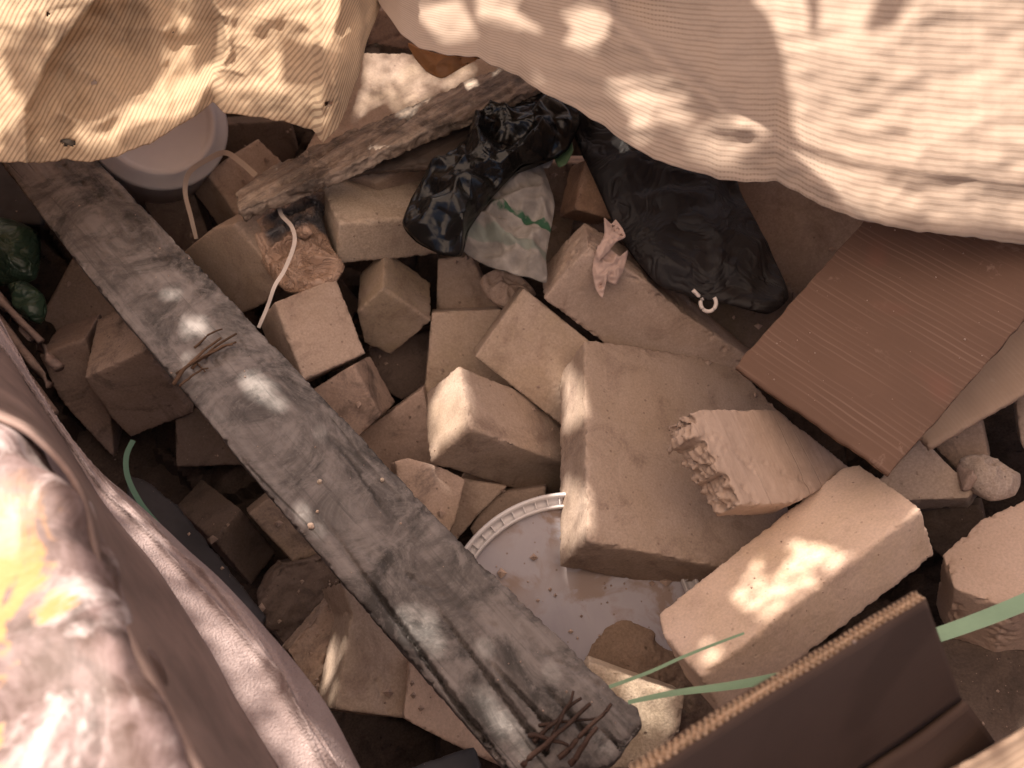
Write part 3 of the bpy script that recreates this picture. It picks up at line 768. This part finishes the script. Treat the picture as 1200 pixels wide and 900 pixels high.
# ================================================================ bags, paper, leaf
pillow('rubbish_bag', 'big matt black rubbish bag bulging under the right tarp', 'bag',
       [(668, 125), (676, 165), (698, 215), (722, 268), (738, 296), (768, 332), (805, 346), (850, 356), (900, 368), (924, 350), (914, 318), (893, 275), (868, 225), (850, 170), (780, 110)],
       (800, 240), [(690, 200, .10), (900, 340, .09), (800, 180, .10)], .026, 'bag_matt', crum=(9, .028), smooth=(9, .010), seed=1, rings=44, m=160, vdir=(.5, .85, .0055))
pillow('plastic_bag', 'glossy black crumpled plastic bag next to the timber beam', 'bag',
       [(472, 264), (482, 232), (500, 205), (522, 182), (546, 165), (560, 140), (590, 120), (630, 108), (672, 120), (680, 145), (664, 176), (640, 188), (612, 196), (588, 218), (566, 244), (548, 272), (540, 300), (512, 296), (488, 284)],
       (560, 205), [(480, 260, .13), (670, 130, .14), (560, 180, .135)], .03, 'bag_black', crum=(12, .055), smooth=(10, .012), seed=2, rings=44, m=180)
pillow('paper_packet', 'torn grey paper packet with a green printed band', 'packet',
       [(612, 186), (632, 190), (642, 212), (650, 240), (646, 268), (640, 300), (640, 330), (606, 322), (570, 312), (545, 296), (526, 274), (545, 262), (556, 240), (575, 222), (592, 205)],
       (596, 262), [(530, 275, .08), (645, 250, .09), (600, 200, .09)], .022, 'paper', crum=(15, .040), smooth=(10, .008), seed=4, rings=36, m=140, power=.7)
pillow('leaf', 'single green leaf above the torn paper packet', 'leaf', [(668, 160), (672, 176), (664, 192), (655, 196), (650, 186), (656, 172)], (661, 178),
       [(668, 160, .13), (650, 190, .12), (672, 180, .13)], .002, 'leaf', crum=(50, .001), smooth=(20, .001), seed=5, rings=8, m=40, back=.2)
pillow('paper_scrap', 'pale green scrap of paper beside the green leaf', 'paper', [(630, 178), (648, 166), (652, 178), (644, 196), (634, 196)], (641, 182),
       [(630, 178, .10), (652, 170, .11), (640, 196, .10)], .003, 'paper', crum=(40, .004), smooth=(20, .002), seed=6, rings=8, m=40, back=.2)
pillow('tied_bag', 'knotted brown translucent bag beside the sandy block', 'bag',
       [(292, 262), (318, 246), (345, 234), (372, 226), (394, 226), (378, 250), (388, 288), (404, 312), (392, 332), (360, 344), (335, 342), (316, 322), (300, 296)],
       (345, 288), [(300, 280, .03), (400, 280, .04), (350, 240, .035)], .022, 'tied', crum=(26, .030), smooth=(16, .004), seed=7, rings=34, m=120)
k = pillow('knot', None, None, [(345, 262), (356, 258), (364, 264), (366, 274), (356, 280), (347, 274)], (355, 269), [(345, 262, .075), (366, 270, .08), (355, 258, .08)], .010, 'tied', crum=(90, .008), smooth=(60, .004), seed=8, rings=14, m=48, parent=bpy.data.objects['tied_bag'])
tp = pillow('torn_paper', 'twisted torn pink paper stuck on the long chipped block', 'paper',
       [(698, 296), (712, 290), (726, 300), (736, 294), (731, 316), (722, 334), (709, 330), (706, 350), (698, 338), (694, 318)], (714, 314),
       [(700, 340, .098), (730, 300, .118), (700, 296, .118)], .006, 'pink_paper', crum=(44, .018), smooth=(20, .004), seed=9, rings=18, m=80, back=.3)
pillow('flap', None, None, [(708, 256), (716, 262), (722, 258), (730, 268), (733, 278), (722, 284), (712, 296), (702, 306), (698, 296), (708, 276)], (716, 280),
       [(700, 300, .125), (730, 272, .135), (708, 258, .13)], .005, 'pink_paper', crum=(50, .014), smooth=(20, .004), seed=19, rings=14, m=70, back=.3, parent=tp)
pillow('green_bag', 'dark green plastic bag at the far left edge', 'bag', [(-40, 262), (10, 258), (44, 272), (46, 300), (40, 326), (10, 334), (-40, 330)], (5, 296),
       [(-20, 262, .0), (46, 300, .0), (0, 330, -.01)], .04, 'green_bag', crum=(20, .016), smooth=(12, .008), seed=10, rings=26, m=80)
pillow('green_rag', 'small dark green scrap below the green bag', 'scrap', [(12, 336), (30, 330), (50, 345), (54, 366), (46, 380), (26, 370)], (36, 354),
       [(12, 336, .01), (54, 360, .01), (30, 375, .0)], .02, 'green_bag', crum=(34, .012), smooth=(20, .004), seed=11, rings=16, m=50)
pillow('orange_film', 'orange plastic film hanging in the gap between tarps', 'plastic film', [(478, 50), (510, 62), (562, 66), (540, 80), (518, 92), (500, 84), (486, 68)], (515, 72),
       [(478, 50, .21), (562, 66, .21), (515, 90, .18)], .006, 'orange_film', crum=(30, .012), smooth=(20, .006), seed=12, rings=14, m=60, back=.3)

# ribbons, straps, ring, pebbles
strip('ribbon', 'white plastic ribbon curling down onto the square faced block', 'ribbon', [(326, 238, .085), (330, 252, .09), (342, 266, .10), (345, 285, .10), (334, 315, .10), (322, 335, .10), (314, 358, .085), (303, 384, .07)], [.0062, .0045], 'ribbon')
strip('strap', 'pale translucent strap looping over the tan block by bucket', 'strap', [(300, 206, .07), (282, 190, .08), (264, 179, .085), (245, 186, .075), (222, 202, .06), (217, 225, .04), (224, 255, .02), (230, 280, .0)], [.009, .006], 'strap_pale')
strip('strap', 'wide green packing strap from the right edge to the plank', 'strap', [(1290, 664, .25), (1200, 706, .24), (1105, 742, .23), (1010, 770, .22), (930, 790, .215), (860, 803, .21), (790, 812, .20), (736, 823, .19)], [.017, .0035], 'strap_green')
strip('strap', 'thin green strap with its free end on the long block', 'strap', [(872, 742, .22), (840, 754, .215), (800, 770, .21), (760, 788, .20), (714, 805, .19)], [.0022, .0034], 'strap_green')
strip('cable', 'dark green flat cable curving through shade left of plank', 'cable', [(156, 516, .03), (148, 535, .03), (150, 560, .03), (165, 590, .03), (185, 615, .03)], .0065, 'strap_dark')
ring_c = PZ(830, 355, .13)
P = []
for i in range(15):
    a = R(150) + R(250) * i / 14; P.append(ring_c + RT * math.cos(a) * .010 + UP * math.sin(a) * .011)
P = [PZ(812, 340, .14)] + P
tag(link('plastic_ring', mesh(*tube(curve(P, 3), .0026, seg=10)), M['ribbon']), 'open white plastic ring under the matt black bag', 'ring')
def pebble(px, py, P0, n, r, mat, label, seed):
    c = on_plane((px, py), P0, n); bm = bmesh.new(); bmesh.ops.create_icosphere(bm, subdivisions=2, radius=r)
    for v in bm.verts: v.co = v.co * (1 + noise.noise(v.co / r + Vector((seed, 0, 0))) * .5)
    me = bpy.data.meshes.new('m'); bm.to_mesh(me); bm.free(); me.transform(Matrix.Translation(c + n * r * .6))
    tag(link('pebble', me, M[mat], None, smooth=False), label, 'pebble')
cr = bpy.data.objects['cardboard']; cn = (cr.matrix_world.to_3x3() @ Vector((0, 0, 1))).normalized(); cp = cr.matrix_world.translation
pebble(1025, 480, cp, cn, .0045, 'stone', 'tiny pale stone on the ribbed cardboard', 1)
pebble(1117, 366, cp, cn, .002, 'stone', 'speck of grit high on the ribbed cardboard', 2)
pebble(365, 617, PL0, PLN, .0035, 'clay_pale', 'larger pale crumb on the middle of grey plank', 3)
pebble(375, 565, PL0, PLN, .0028, 'clay_rough', 'yellowish crumb on grey plank above the larger crumb', 4)
pebble(372, 600, PL0, PLN, .0018, 'clay_pale', 'tiny crumb just above the larger pale crumb', 5)
pebble(448, 563, PL0, PLN, .0022, 'clay_rough', 'crumb near the right edge of grey plank', 6)

# loose grit lying on the pile
def grit():
    V_, F_ = [], []
    for o in SC.objects:
        if o.type != 'MESH' or o.name.split('.')[0] not in ('clay_block', 'clay_slab', 'long_block', 'plank', 'cardboard', 'timber_beam', 'bucket_cover', 'broken_block', 'board', 'brick', 'stone_chunk', 'broken_piece'): continue
        b = len(V_); mw = PW[o.name]; V_ += [mw @ v.co for v in o.data.vertices]; F_ += [[b + i for i in p.vertices] for p in o.data.polygons]
    bt = BVHTree.FromPolygons(V_, F_); rr = random.Random(11); vs = []; fs = []; cnt = 0
    while cnt < 1900:
        h = bt.ray_cast(CAM, ray(rr.uniform(0, 1200), rr.uniform(150, 900)).normalized()); cnt += 1
        if h[0] is None or h[1].z < .55: continue
        low = h[0].z < .0
        if not low and rr.random() < .75: continue
        big_ = low and rr.random() < .10
        rad = rr.uniform(.003, .0075) if big_ else (.0006 + .003 * rr.random() ** 4) if low else (.0005 + .0012 * rr.random() ** 3); b = len(vs)
        for a in ((1, 0, 0), (-1, 0, 0), (0, 1, 0), (0, -1, 0), (0, 0, 1), (0, 0, -1)):
            vs.append(h[0] + h[1] * rad * .4 + Vector(a) * rad * rr.uniform(.6, 1.3))
        for t in ((0, 2, 4), (2, 1, 4), (1, 3, 4), (3, 0, 4), (2, 0, 5), (1, 2, 5), (3, 1, 5), (0, 3, 5)): fs.append([b + i for i in t])
    tag(link('grit', mesh(vs, fs), M['clay_stained'], None, smooth=False), 'loose pale grit scattered over blocks and plank', 'grit', kind='stuff')
grit()

# ================================================================ skip and what hangs in it
def grid_mesh(f, nx, ny, uvf=None):
    vs = [f(i / nx, j / ny) for j in range(ny + 1) for i in range(nx + 1)]
    fs = [[j * (nx + 1) + i, j * (nx + 1) + i + 1, (j + 1) * (nx + 1) + i + 1, (j + 1) * (nx + 1) + i] for j in range(ny) for i in range(nx)]
    uv = None
    if uvf: uv = [uvf(i / nx, j / ny) for j in range(ny + 1) for i in range(nx + 1)]
    return mesh(vs, fs, uv)
def lerp_line(pts, t):
    x = t * (len(pts) - 1); i = min(int(x), len(pts) - 2); f = x - i
    return tuple(a + (b - a) * f for a, b in zip(pts[i], pts[i + 1]))
def smooth_line(pts, m=12):
    c = curve([Vector(p) for p in pts], m); return [tuple(p) for p in c]
rim_line = smooth_line([(-260, 300, .50), (-120, 400, .50), (-20, 480, .50), (40, 512, .50), (92, 575, .50), (122, 690, .50), (178, 800, .50), (236, 910, .50), (300, 1040, .50), (380, 1200, .5)])
foot_line = smooth_line([(-160, 250, .27), (-60, 340, .27), (0, 410, .27), (57, 493, .27), (125, 596, .27), (187, 673, .27), (240, 755, .27), (275, 822, .27), (330, 905, .27), (400, 1030, .27)])
sheet_line = smooth_line([(-130, 215, .16), (-30, 330, .16), (20, 412, .16), (62, 492, .18), (102, 540, .18), (172, 600, .18), (277, 697, .19), (370, 807, .19), (425, 905, .20), (500, 1050, .20)])
# skip: empty, with walls, floor and rim as parts
skip = bpy.data.objects.new('skip', None); COL.objects.link(skip); skip.location = (0, .35, -.45); PW['skip'] = Matrix.Translation((0, .35, -.45))
tag(skip, 'rusty steel skip with peeling yellow paint holding the rubble', 'skip')
def wallf(s, t):
    a = Vector(PZ(*lerp_line(rim_line, s))); b = Vector(PZ(*lerp_line(foot_line, s))); p = a.lerp(b, t); return p + Vector((1, .3, 0)) * (noise.noise(p * 8) * .006 * t)
me = evalmods(grid_mesh(wallf, 120, 24), [('SOLIDIFY', dict(thickness=.004, offset=0))]); link('side_wall', me, M['steel_in'], None, skip)
# rolled rim: a bulky dented tube that follows the rim line, outboard of it
vs = []; fs = []; NR, NS = 150, 40
for i in range(NR + 1):
    p = Vector(PZ(*lerp_line(rim_line, i / NR))); q = Vector(PZ(*lerp_line(rim_line, min(1, i / NR + .01)))); q0 = Vector(PZ(*lerp_line(rim_line, max(0, i / NR - .01))))
    t = (q - q0).normalized(); out = t.cross(Vector((0, 0, 1))).normalized()
    if out.x > 0: out = -out
    for j in range(NS):
        a = 2 * math.pi * j / NS; ca, sa = math.cos(a), math.sin(a)
        ca = math.copysign(abs(ca) ** .7, ca); sa = math.copysign(abs(sa) ** .7, sa)
        c = p + out * (.075 - ca * .075) + Vector((0, 0, sa * .045 - .01))
        k = noise.noise(c * 9) * .018 + noise.noise(c * 30) * .008
        vs.append(c - out * k + Vector((0, 0, noise.noise(c * 12 + Vector((4, 4, 4))) * .012)))
for i in range(NR):
    for j in range(NS): fs.append([i * NS + j, i * NS + (j + 1) % NS, (i + 1) * NS + (j + 1) % NS, (i + 1) * NS + j])
link('rim', mesh(vs, fs), M['rust'], None, skip)
def boxmesh(x0, x1, y0, y1, z0, z1):
    bm = bmesh.new(); bmesh.ops.create_cube(bm, size=1)
    for v in bm.verts: v.co = Vector(((x0 + x1) / 2 + v.co.x * (x1 - x0), (y0 + y1) / 2 + v.co.y * (y1 - y0), (z0 + z1) / 2 + v.co.z * (z1 - z0)))
    me = bpy.data.meshes.new('m'); bm.to_mesh(me); bm.free(); return me
link('floor', boxmesh(-1.1, 1.2, -.75, 1.5, -.46, -.45), M['steel_in'], None, skip, smooth=False)
link('end_wall', boxmesh(-1.1, 1.2, 1.5, 1.51, -.46, .5), M['steel_in'], None, skip, smooth=False)
link('end_wall', boxmesh(1.2, 1.21, -.75, 1.5, -.46, .5), M['steel_in'], None, skip, smooth=False)
link('end_wall', boxmesh(-1.1, 1.2, -.76, -.75, -.46, .5), M['steel_in'], None, skip, smooth=False)
link('end_wall', boxmesh(-1.11, -1.1, -.75, 1.5, -.46, .5), M['steel_in'], None, skip, smooth=False)
# fleece sheet
def fleece(s, t):
    b = Vector(PZ(*lerp_line(foot_line, s))); c = Vector(PZ(*lerp_line(sheet_line, s)))
    if t < .82:
        u = t / .82; p = b.lerp(c, u); h = .014 * math.sin(u * math.pi)
        d = u - (.58 + .10 * math.sin(s * 21)); h += .010 * math.exp(-abs(d) / .05) - .006 * math.exp(-((d - .10) / .05) ** 2)
        d2 = u - (.25 + .9 * (s - .45)); h += .010 * math.exp(-abs(d2) / .04); d3 = u - (.9 - .8 * (s - .3)); h += .008 * math.exp(-abs(d3) / .03)
        return p + Vector((.4, .2, 1)) * (h + noise.noise(p * 18) * .004)
    u = (t - .82) / .18; return c + Vector((-.10 * u, -.03 * u, -.20 * u)) + Vector((1, .5, 0)) * noise.noise(c * 14) * .006
me = evalmods(grid_mesh(fleece, 220, 90), [('SOLIDIFY', dict(thickness=.002, offset=-1))])
tag(link('fleece_sheet', me, M['fleece']), 'dusty pinkish fleece sheet lining the skip wall, sun across it', 'sheet')

# bed of rubble under the blocks
def bed(s, t):
    x, y = -1.08 + 2.26 * s, -.73 + 2.2 * t; q = Vector((x, y, 0))
    d, pts = noise.voronoi(q * 9); c = noise.cell_vector(q * 9)
    z = -.235 + noise.noise(q * 4) * .03 + (d[1] - d[0]) * .05 + noise.noise(pts[0] * 3.1) * .05 + noise.noise(q * 60) * .004
    r = max(abs(x) - .55, y - .5, -.62 - y, 0)
    z += min(.16, r * .4) + (noise.noise(q * 3.3) * .04 if r > 0 else 0)
    if x < -.3 and y < .2: z = min(z, -.12)
    return Vector((x, y, z))
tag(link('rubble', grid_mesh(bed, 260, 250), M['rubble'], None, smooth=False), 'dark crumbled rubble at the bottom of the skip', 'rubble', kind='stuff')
gm = mesh([(-40, -40, -.62), (40, -40, -.62), (40, 40, -.62), (-40, 40, -.62)], [[0, 1, 2, 3]])
g = link('ground', gm, M['ground'], None, smooth=False); g['kind'] = 'structure'

# ================================================================ tarps
def interp(poly, x):
    for (x0, y0), (x1, y1) in zip(poly, poly[1:]):
        if x0 <= x <= x1: return y0 + (y1 - y0) * (x - x0) / max(1e-6, x1 - x0)
    return poly[0][1] if x < poly[0][0] else poly[-1][1]
def dist_pl(poly, x, y):
    best = (1e9, 0)
    for (x0, y0), (x1, y1) in zip(poly, poly[1:]):
        l2 = (x1 - x0) ** 2 + (y1 - y0) ** 2; t = max(0, min(1, ((x - x0) * (x1 - x0) + (y - y0) * (y1 - y0)) / l2))
        dx, dy = x - x0 - t * (x1 - x0), y - y0 - t * (y1 - y0); d = math.hypot(dx, dy)
        if d < best[0]: best = (d, math.copysign(1, (x1 - x0) * (y - y0) - (y1 - y0) * (x - x0)))
    return best[0] * best[1]
redge = [(300, -170), (380, -95), (428, -30), (447, 8), (470, 40), (490, 55), (510, 62), (560, 68), (580, 77), (607, 90), (633, 107), (667, 123), (700, 143), (733, 167), (767, 187), (800, 198), (857, 213), (910, 213), (935, 225), (960, 240), (1007, 258), (1067, 270), (1133, 278), (1200, 287), (1400, 312), (1700, 330)]
crease1 = [(690, -60), (720, 20), (800, 83), (860, 130), (923, 173), (985, 225), (1012, 262)]
crease2 = [(923, 173), (1000, 190), (1100, 203), (1200, 215), (1500, 240)]
def zr(x, y, e):
    z = .27 + .10 * (e - y) / 300
    d = dist_pl(crease1, x, y); z += .017 * math.exp(-abs(d) / 12) + (.017 * math.tanh(d / 7))
    d = dist_pl(crease2, x, y); z += .004 * math.exp(-abs(d) / 8) if x > 915 else 0
    q = Vector((x * .004, y * .004, 1.7)); z += noise.noise(q) * .020 + noise.noise(q * 2.6) * .007 + (.2 - crumple(Vector((x * .006 + y * .004, y * .009 - x * .002, 3)) + Vector((noise.noise(q * 4), noise.noise(q * 4 + Vector((3, 3, 3))), 0)) * .25, 1.)) * .005 + (.2 - crumple(Vector((x * .016, y * .021, 6)), 1.)) * .0012
    z += .003 * noise.noise(Vector((x * .03, y * .05, 8)))
    return z
def tarp_right(s, t):
    x = 430 + 1100 * s; e = interp(redge, x) + 2.5 * noise.noise(Vector((x * .06, 0, 0))); y = e + (-70 - e) * t
    if e < -60: y = e - 12 * t
    return Vector(PZ(x, y, zr(x, y, e)))
ledge = [(-400, 205), (-60, 196), (0, 190), (40, 191), (75, 187), (105, 190), (140, 182), (175, 168), (205, 150), (226, 138), (250, 119), (262, 132), (293, 136), (333, 142), (368, 154), (378, 168), (396, 150), (405, 128), (413, 105), (421, 85), (429, 50), (440, 22), (452, -8), (470, -50), (520, -120)]
lc1 = [(225, 138), (245, 100), (270, 60), (262, 20), (225, -40)]
lc2 = [(30, 190), (28, 130), (60, 60), (110, 0), (140, -60)]
lc3 = [(378, 168), (395, 120), (385, 60), (400, 0), (420, -60)]
def zl(x, y, e):
    z = .26 + .10 * (e - y) / 260
    for c, a, b, wd in ((lc1, .022, .016, 24), (lc2, .016, -.012, 22), (lc3, .012, .010, 18)):
        d = dist_pl(c, x, y); z += a * math.exp(-abs(d) / (wd * .6)) + b * math.tanh(d / wd)
    q = Vector((x * .007, y * .007, 5.1)); z += noise.noise(q) * .028 + noise.noise(q * 2.3) * .009 + noise.noise(q * 7) * .003
    q3 = Vector((x * .008, y * .008, 9)); z += (.2 - crumple(q3 + Vector((noise.noise(q * 3), noise.noise(q * 3 + Vector((3, 3, 3))), 0)) * .3, 1.1)) * .013 + (.2 - crumple(q3, 2.9)) * .006
    z += .003 * noise.noise(Vector((x * .03, y * .05, 8)))
    return z
def tarp_left(s, t):
    x = -400 + 905 * s; e = interp(ledge, x) + 3 * noise.noise(Vector((x * .07, 3, 0))); y = e + (-70 - e) * t
    if e < -60: y = e - 12 * t
    return Vector(PZ(x, y, zl(x, y, e)))
def holes(me, polys, f, nx, ny):
    bm = bmesh.new(); bm.from_mesh(me); dl = []
    for fc in bm.faces:
        c = PX(fc.calc_center_median())
        if any(inpoly(c[0] + 2 * noise.noise(Vector((c[0] * .2, c[1] * .2, 0))), c[1] + 2 * noise.noise(Vector((c[0] * .2, c[1] * .2, 4))), p) for p in polys): dl.append(fc)
    bmesh.ops.delete(bm, geom=dl, context='FACES'); bm.to_mesh(me); bm.free(); return me
def inpoly(x, y, p):
    r = False; j = len(p) - 1
    for i in range(len(p)):
        xi, yi = p[i]; xj, yj = p[j]
        if (yi > y) != (yj > y) and x < (xj - xi) * (y - yi) / (yj - yi) + xi: r = not r
        j = i
    return r
def circ(x, y, r, ry=None, n=9): return [(x + r * math.cos(6.283 * k / n) * (1 + .3 * math.sin(k * 2.7)), y + (ry or r) * math.sin(6.283 * k / n)) for k in range(n)]
mr = grid_mesh(tarp_right, 420, 130, lambda s, t: (s * 1.15, t * .34))
TR = link('tarp', evalmods(mr, [('SOLIDIFY', dict(thickness=.0012, offset=0))]), M['tarp_right'])
tag(TR, 'pinkish beige woven tarp hanging over the right side', 'tarp')
def uvl(s, t):
    x = s * .95; y = t * .30; a = R(62); return (x * math.cos(a) + y * math.sin(a), -x * math.sin(a) + y * math.cos(a))
ml = grid_mesh(tarp_left, 400, 130, uvl)
ml = holes(ml, [circ(80, 167, 8, 5), circ(110, 97, 3), circ(56, 17, 2.5), circ(385, 122, 5, 4), circ(202, 38, 2)], None, 0, 0)
TL = link('tarp', evalmods(ml, [('SOLIDIFY', dict(thickness=.0012, offset=0))]), M['tarp_left'])
tag(TL, 'yellowish worn woven tarp crumpled at upper left, with holes', 'tarp')
bpy.context.view_layer.update()

# tarps run on unseen; added upper sheet shades the pile, holed at SUN outlines
SUN = [  # areas meant to be sunlit; holes in the unseen sheets are cut to match
 # plank
 [(186, 343), (205, 337), (221, 342), (211, 352), (193, 350)], [(213, 378), (222, 368), (238, 374), (248, 386), (240, 392), (228, 388), (226, 400), (214, 395)], [(214, 415), (225, 414), (224, 430), (215, 427)],
 [(277, 442), (298, 437), (324, 453), (337, 474), (330, 480), (312, 474), (290, 462)], [(246, 482), (258, 488), (266, 498), (255, 497)], [(313, 530), (322, 536), (341, 560), (334, 562)],
 [(362, 487), (370, 495), (380, 514), (374, 515)], [(344, 590), (354, 592), (370, 610), (383, 628), (374, 632), (352, 608)], [(465, 722), (478, 712), (492, 714), (498, 722), (508, 718), (528, 760), (512, 766), (490, 764), (468, 745)],
 [(554, 800), (566, 803), (590, 832), (614, 858), (629, 886), (616, 892), (592, 868), (553, 826)], [(560, 750), (570, 752), (574, 764), (566, 768)], [(700, 862), (716, 868), (726, 882), (716, 900), (702, 890)],
 [(639, 774), (648, 778), (656, 808), (648, 800)], [(150, 262), (185, 290), (200, 300), (190, 302), (160, 282)], [(560, 700), (572, 708), (566, 716)],
 # slab's left edge
 [(648, 425), (668, 432), (683, 450), (689, 488), (672, 500), (650, 502)], [(652, 560), (672, 566), (690, 574), (692, 636), (656, 668)],
 # cut end
 [(490, 456), (540, 422), (550, 470), (555, 505), (500, 550)],
 [(606, 328), (622, 334), (600, 372), (560, 420), (548, 412)], [(655, 365), (690, 396), (686, 402), (650, 372)],
 [(366, 232), (385, 250), (399, 265), (398, 313), (385, 300)], [(400, 204), (440, 196), (500, 190), (520, 230), (470, 252), (430, 236)],
 [(428, 344), (434, 333), (436, 346), (431, 352)],
 # long block
 [(855, 700), (878, 668), (892, 650), (893, 674), (912, 674), (924, 654), (925, 632), (960, 638), (1004, 652), (950, 692), (903, 728), (882, 722)],
 [(812, 795), (800, 782), (828, 748), (838, 752), (854, 766), (826, 792)],
 [(394, 726), (402, 720), (419, 730), (417, 745), (402, 762), (390, 790), (382, 806), (374, 806), (384, 765)], [(384, 808), (394, 804), (396, 818), (384, 818)],
 [(470, 812), (490, 818), (520, 866), (500, 862), (472, 838)],
 [(702, 783), (804, 812), (800, 850), (768, 850), (745, 862), (752, 840)],
 # fleece
 [(40, 470), (70, 500), (100, 540), (130, 575), (172, 605), (200, 650), (225, 690), (252, 716), (300, 780), (345, 835), (400, 895), (440, 960), (300, 960), (345, 900), (300, 850), (270, 812), (240, 752), (187, 672), (120, 596), (50, 500)],
 [(255, 712), (270, 722), (300, 752), (335, 802), (320, 796), (290, 770)], [(360, 840), (385, 860), (425, 905), (380, 905)],
 # rim
 [(-400, 300), (-20, 470), (50, 505), (105, 575), (135, 690), (190, 800), (260, 960), (-400, 1300)],
 # bottom right cardboard
 [(1090, 925), (1200, 850), (1300, 800), (1400, 1000), (1150, 1060)],
 # tan block behind, warm
 [(428, 60), (500, 62), (600, 76), (560, 100), (470, 140), (450, 120), (430, 130), (410, 150), (425, 100)],
 # right tarp
 [(872, -60), (882, 0), (902, 20), (918, 60), (925, 110), (935, 165), (1000, 186), (1100, 198), (1250, 214), (1400, 230), (1400, -80), (1110, -80), (1050, 30), (1010, 40), (1060, -80), (965, -80), (960, 40), (950, 50), (945, 0), (930, -60)],
 [(928, 178), (1000, 196), (1100, 208), (1250, 225), (1400, 245), (1400, 330), (1200, 290), (1060, 272), (1005, 258), (990, 235), (960, 205)],
 [(692, 98), (740, 92), (780, 96), (820, 128), (800, 150), (770, 140), (740, 190), (715, 165), (745, 140), (720, 110)], [(606, 80), (625, 86), (668, 116), (664, 122), (632, 104)],
 [(655, 16), (690, 6), (715, 20), (712, 40), (690, 60), (660, 50), (672, 34)], [(820, 150), (870, 136), (900, 150), (870, 180), (830, 208), (790, 196)], [(560, -40), (640, -40), (600, 10), (640, 40), (560, 20)],
 [(480, 10), (540, 0), (560, 40), (520, 50)],
 # left tarp
 [(-400, -80), (110, -80), (112, 0), (92, 36), (58, 62), (28, 96), (26, 122), (58, 142), (128, 152), (150, 112), (182, 92), (206, 42), (208, -80), (222, -80), (222, 42), (226, 86), (268, 62), (252, 50), (266, 10), (292, 16), (335, -80), (410, -80), (425, 60), (400, 130), (372, 150), (250, 112), (220, 132), (105, 178), (-400, 180)],
]
SHADE = [[(330, 40), (400, 60), (395, 110), (330, 100)], [(0, 60), (40, 20), (60, 40), (20, 110)], [(0, 150), (70, 160), (60, 190), (0, 190)]]
rc = random.Random(5)
def cut_by_sun(me, bvh, full=False):
    bm = bmesh.new(); bm.from_mesh(me); dl = []
    for f in bm.faces:
        c = f.calc_center_median(); h = bvh.ray_cast(c - L * .01, -L)
        if h[0] is None: continue
        x, y, d = PX(h[0])
        if d < .05: continue
        if 0 < x < 1200 and 0 < y < 900 and d > .6:
            hv = bvh.ray_cast(CAM, (h[0] - CAM).normalized())
            if hv[0] is None or (hv[0] - h[0]).length > .012: continue
        if 0 < x < 1200 and 0 < y < 900:
            bad = False
            for ox, oy in ((.011, 0), (-.011, 0), (0, .011), (0, -.011)):
                h2 = bvh.ray_cast(c - L * .01 + Vector((ox, oy, 0)), -L)
                if h2[0] is None or abs(h2[3] - h[3]) > .05: bad = True; break
            if bad: continue
        if any(inpoly(x, y, p) for p in SUN) and not any(inpoly(x, y, p) for p in SHADE):
            # share of faces removed, set to dim or brighten each sun patch
            keep = .54 + .16 * noise.noise(Vector((x * .02, y * .02, 2.2)))
            if h[0].z > .215 and y < 330: keep = 1 if x > 450 else .9
            if 480 < x < 700 and 410 < y < 690: keep += .22
            if full: keep = 1
            if h[0].z > .38: keep = 1
            if rc.random() < keep: dl.append(f)
    bmesh.ops.delete(bm, geom=dl, context='FACES')
    lv = [v for v in bm.verts if not v.link_faces]; bmesh.ops.delete(bm, geom=lv, context='VERTS')
    # relax the cut edges
    be = [v for v in bm.verts if any(len(e.link_faces) == 1 for e in v.link_edges)]
    for _ in range(2):
        nw = {}
        for v in be:
            nb = [e.other_vert(v).co for e in v.link_edges if len(e.link_faces) == 1]
            if len(nb) == 2: nw[v] = v.co * .5 + (nb[0] + nb[1]) * .25
        for v, c in nw.items(): v.co = c
    bm.to_mesh(me); bm.free(); print('cut', len(dl)); return me
vs_all = []; fs_all = []; 
for o in SC.objects:
    if o.type != 'MESH' or o.name in ('ground',): continue
    mw = PW[o.name]; b = len(vs_all); vs_all += [mw @ v.co for v in o.data.vertices]; fs_all += [[b + i for i in p.vertices] for p in o.data.polygons]
bvh = BVHTree.FromPolygons(vs_all, fs_all)
def back_right(s, t):
    x = 300 + 1250 * s; a = Vector(PZ(x, -66, zr(x, -66, interp(redge, x)) if x > 430 else .40)); 
    b = Vector((-.42 + 1.9 * s, 1.42, .66)); p = a.lerp(b, t); p.z += noise.noise(p * 3) * .04 * t + .05 * math.sin(t * math.pi); return p
def back_left(s, t):
    x = -420 + 760 * s; a = Vector(PZ(x, -66, zl(x, -66, interp(ledge, x)))); b = Vector((-1.5 + 1.2 * s, 1.42, .62)); p = a.lerp(b, t); p.z += noise.noise(p * 3) * .04 * t + .05 * math.sin(t * math.pi); return p
for nm, f, par, mt in (('rear_spread', back_right, TR, 'tarp_unseen'), ('rear_spread', back_left, TL, 'tarp_unseen')):
    me = cut_by_sun(grid_mesh(f, 220, 170, lambda s, t: (s * 1.3, t)), bvh, True); link(nm, me, M[mt], None, par)  # unseen; opened fully wherever sun is wanted below
def over(s, t):
    x, y = -1.45 + 2.55 * s, -.95 + 2.45 * t; q = Vector((x, y, 3)); return Vector((x, y, 1.10 + .25 * max(0, -.1 - y) + noise.noise(q * 2) * .05 + noise.noise(q * 6) * .012))
mo = cut_by_sun(grid_mesh(over, 620, 590, lambda s, t: (s * 2.5, t * 1.6)), bvh)
OV = link('unseen_shade_tarp', mo, M['tarp_unseen'])  # added, unseen: shades the pile, warms the fill, shapes the sun patches
tag(OV, 'added unseen tarp above the skip, holes cut to shape the sun patches', 'tarp')
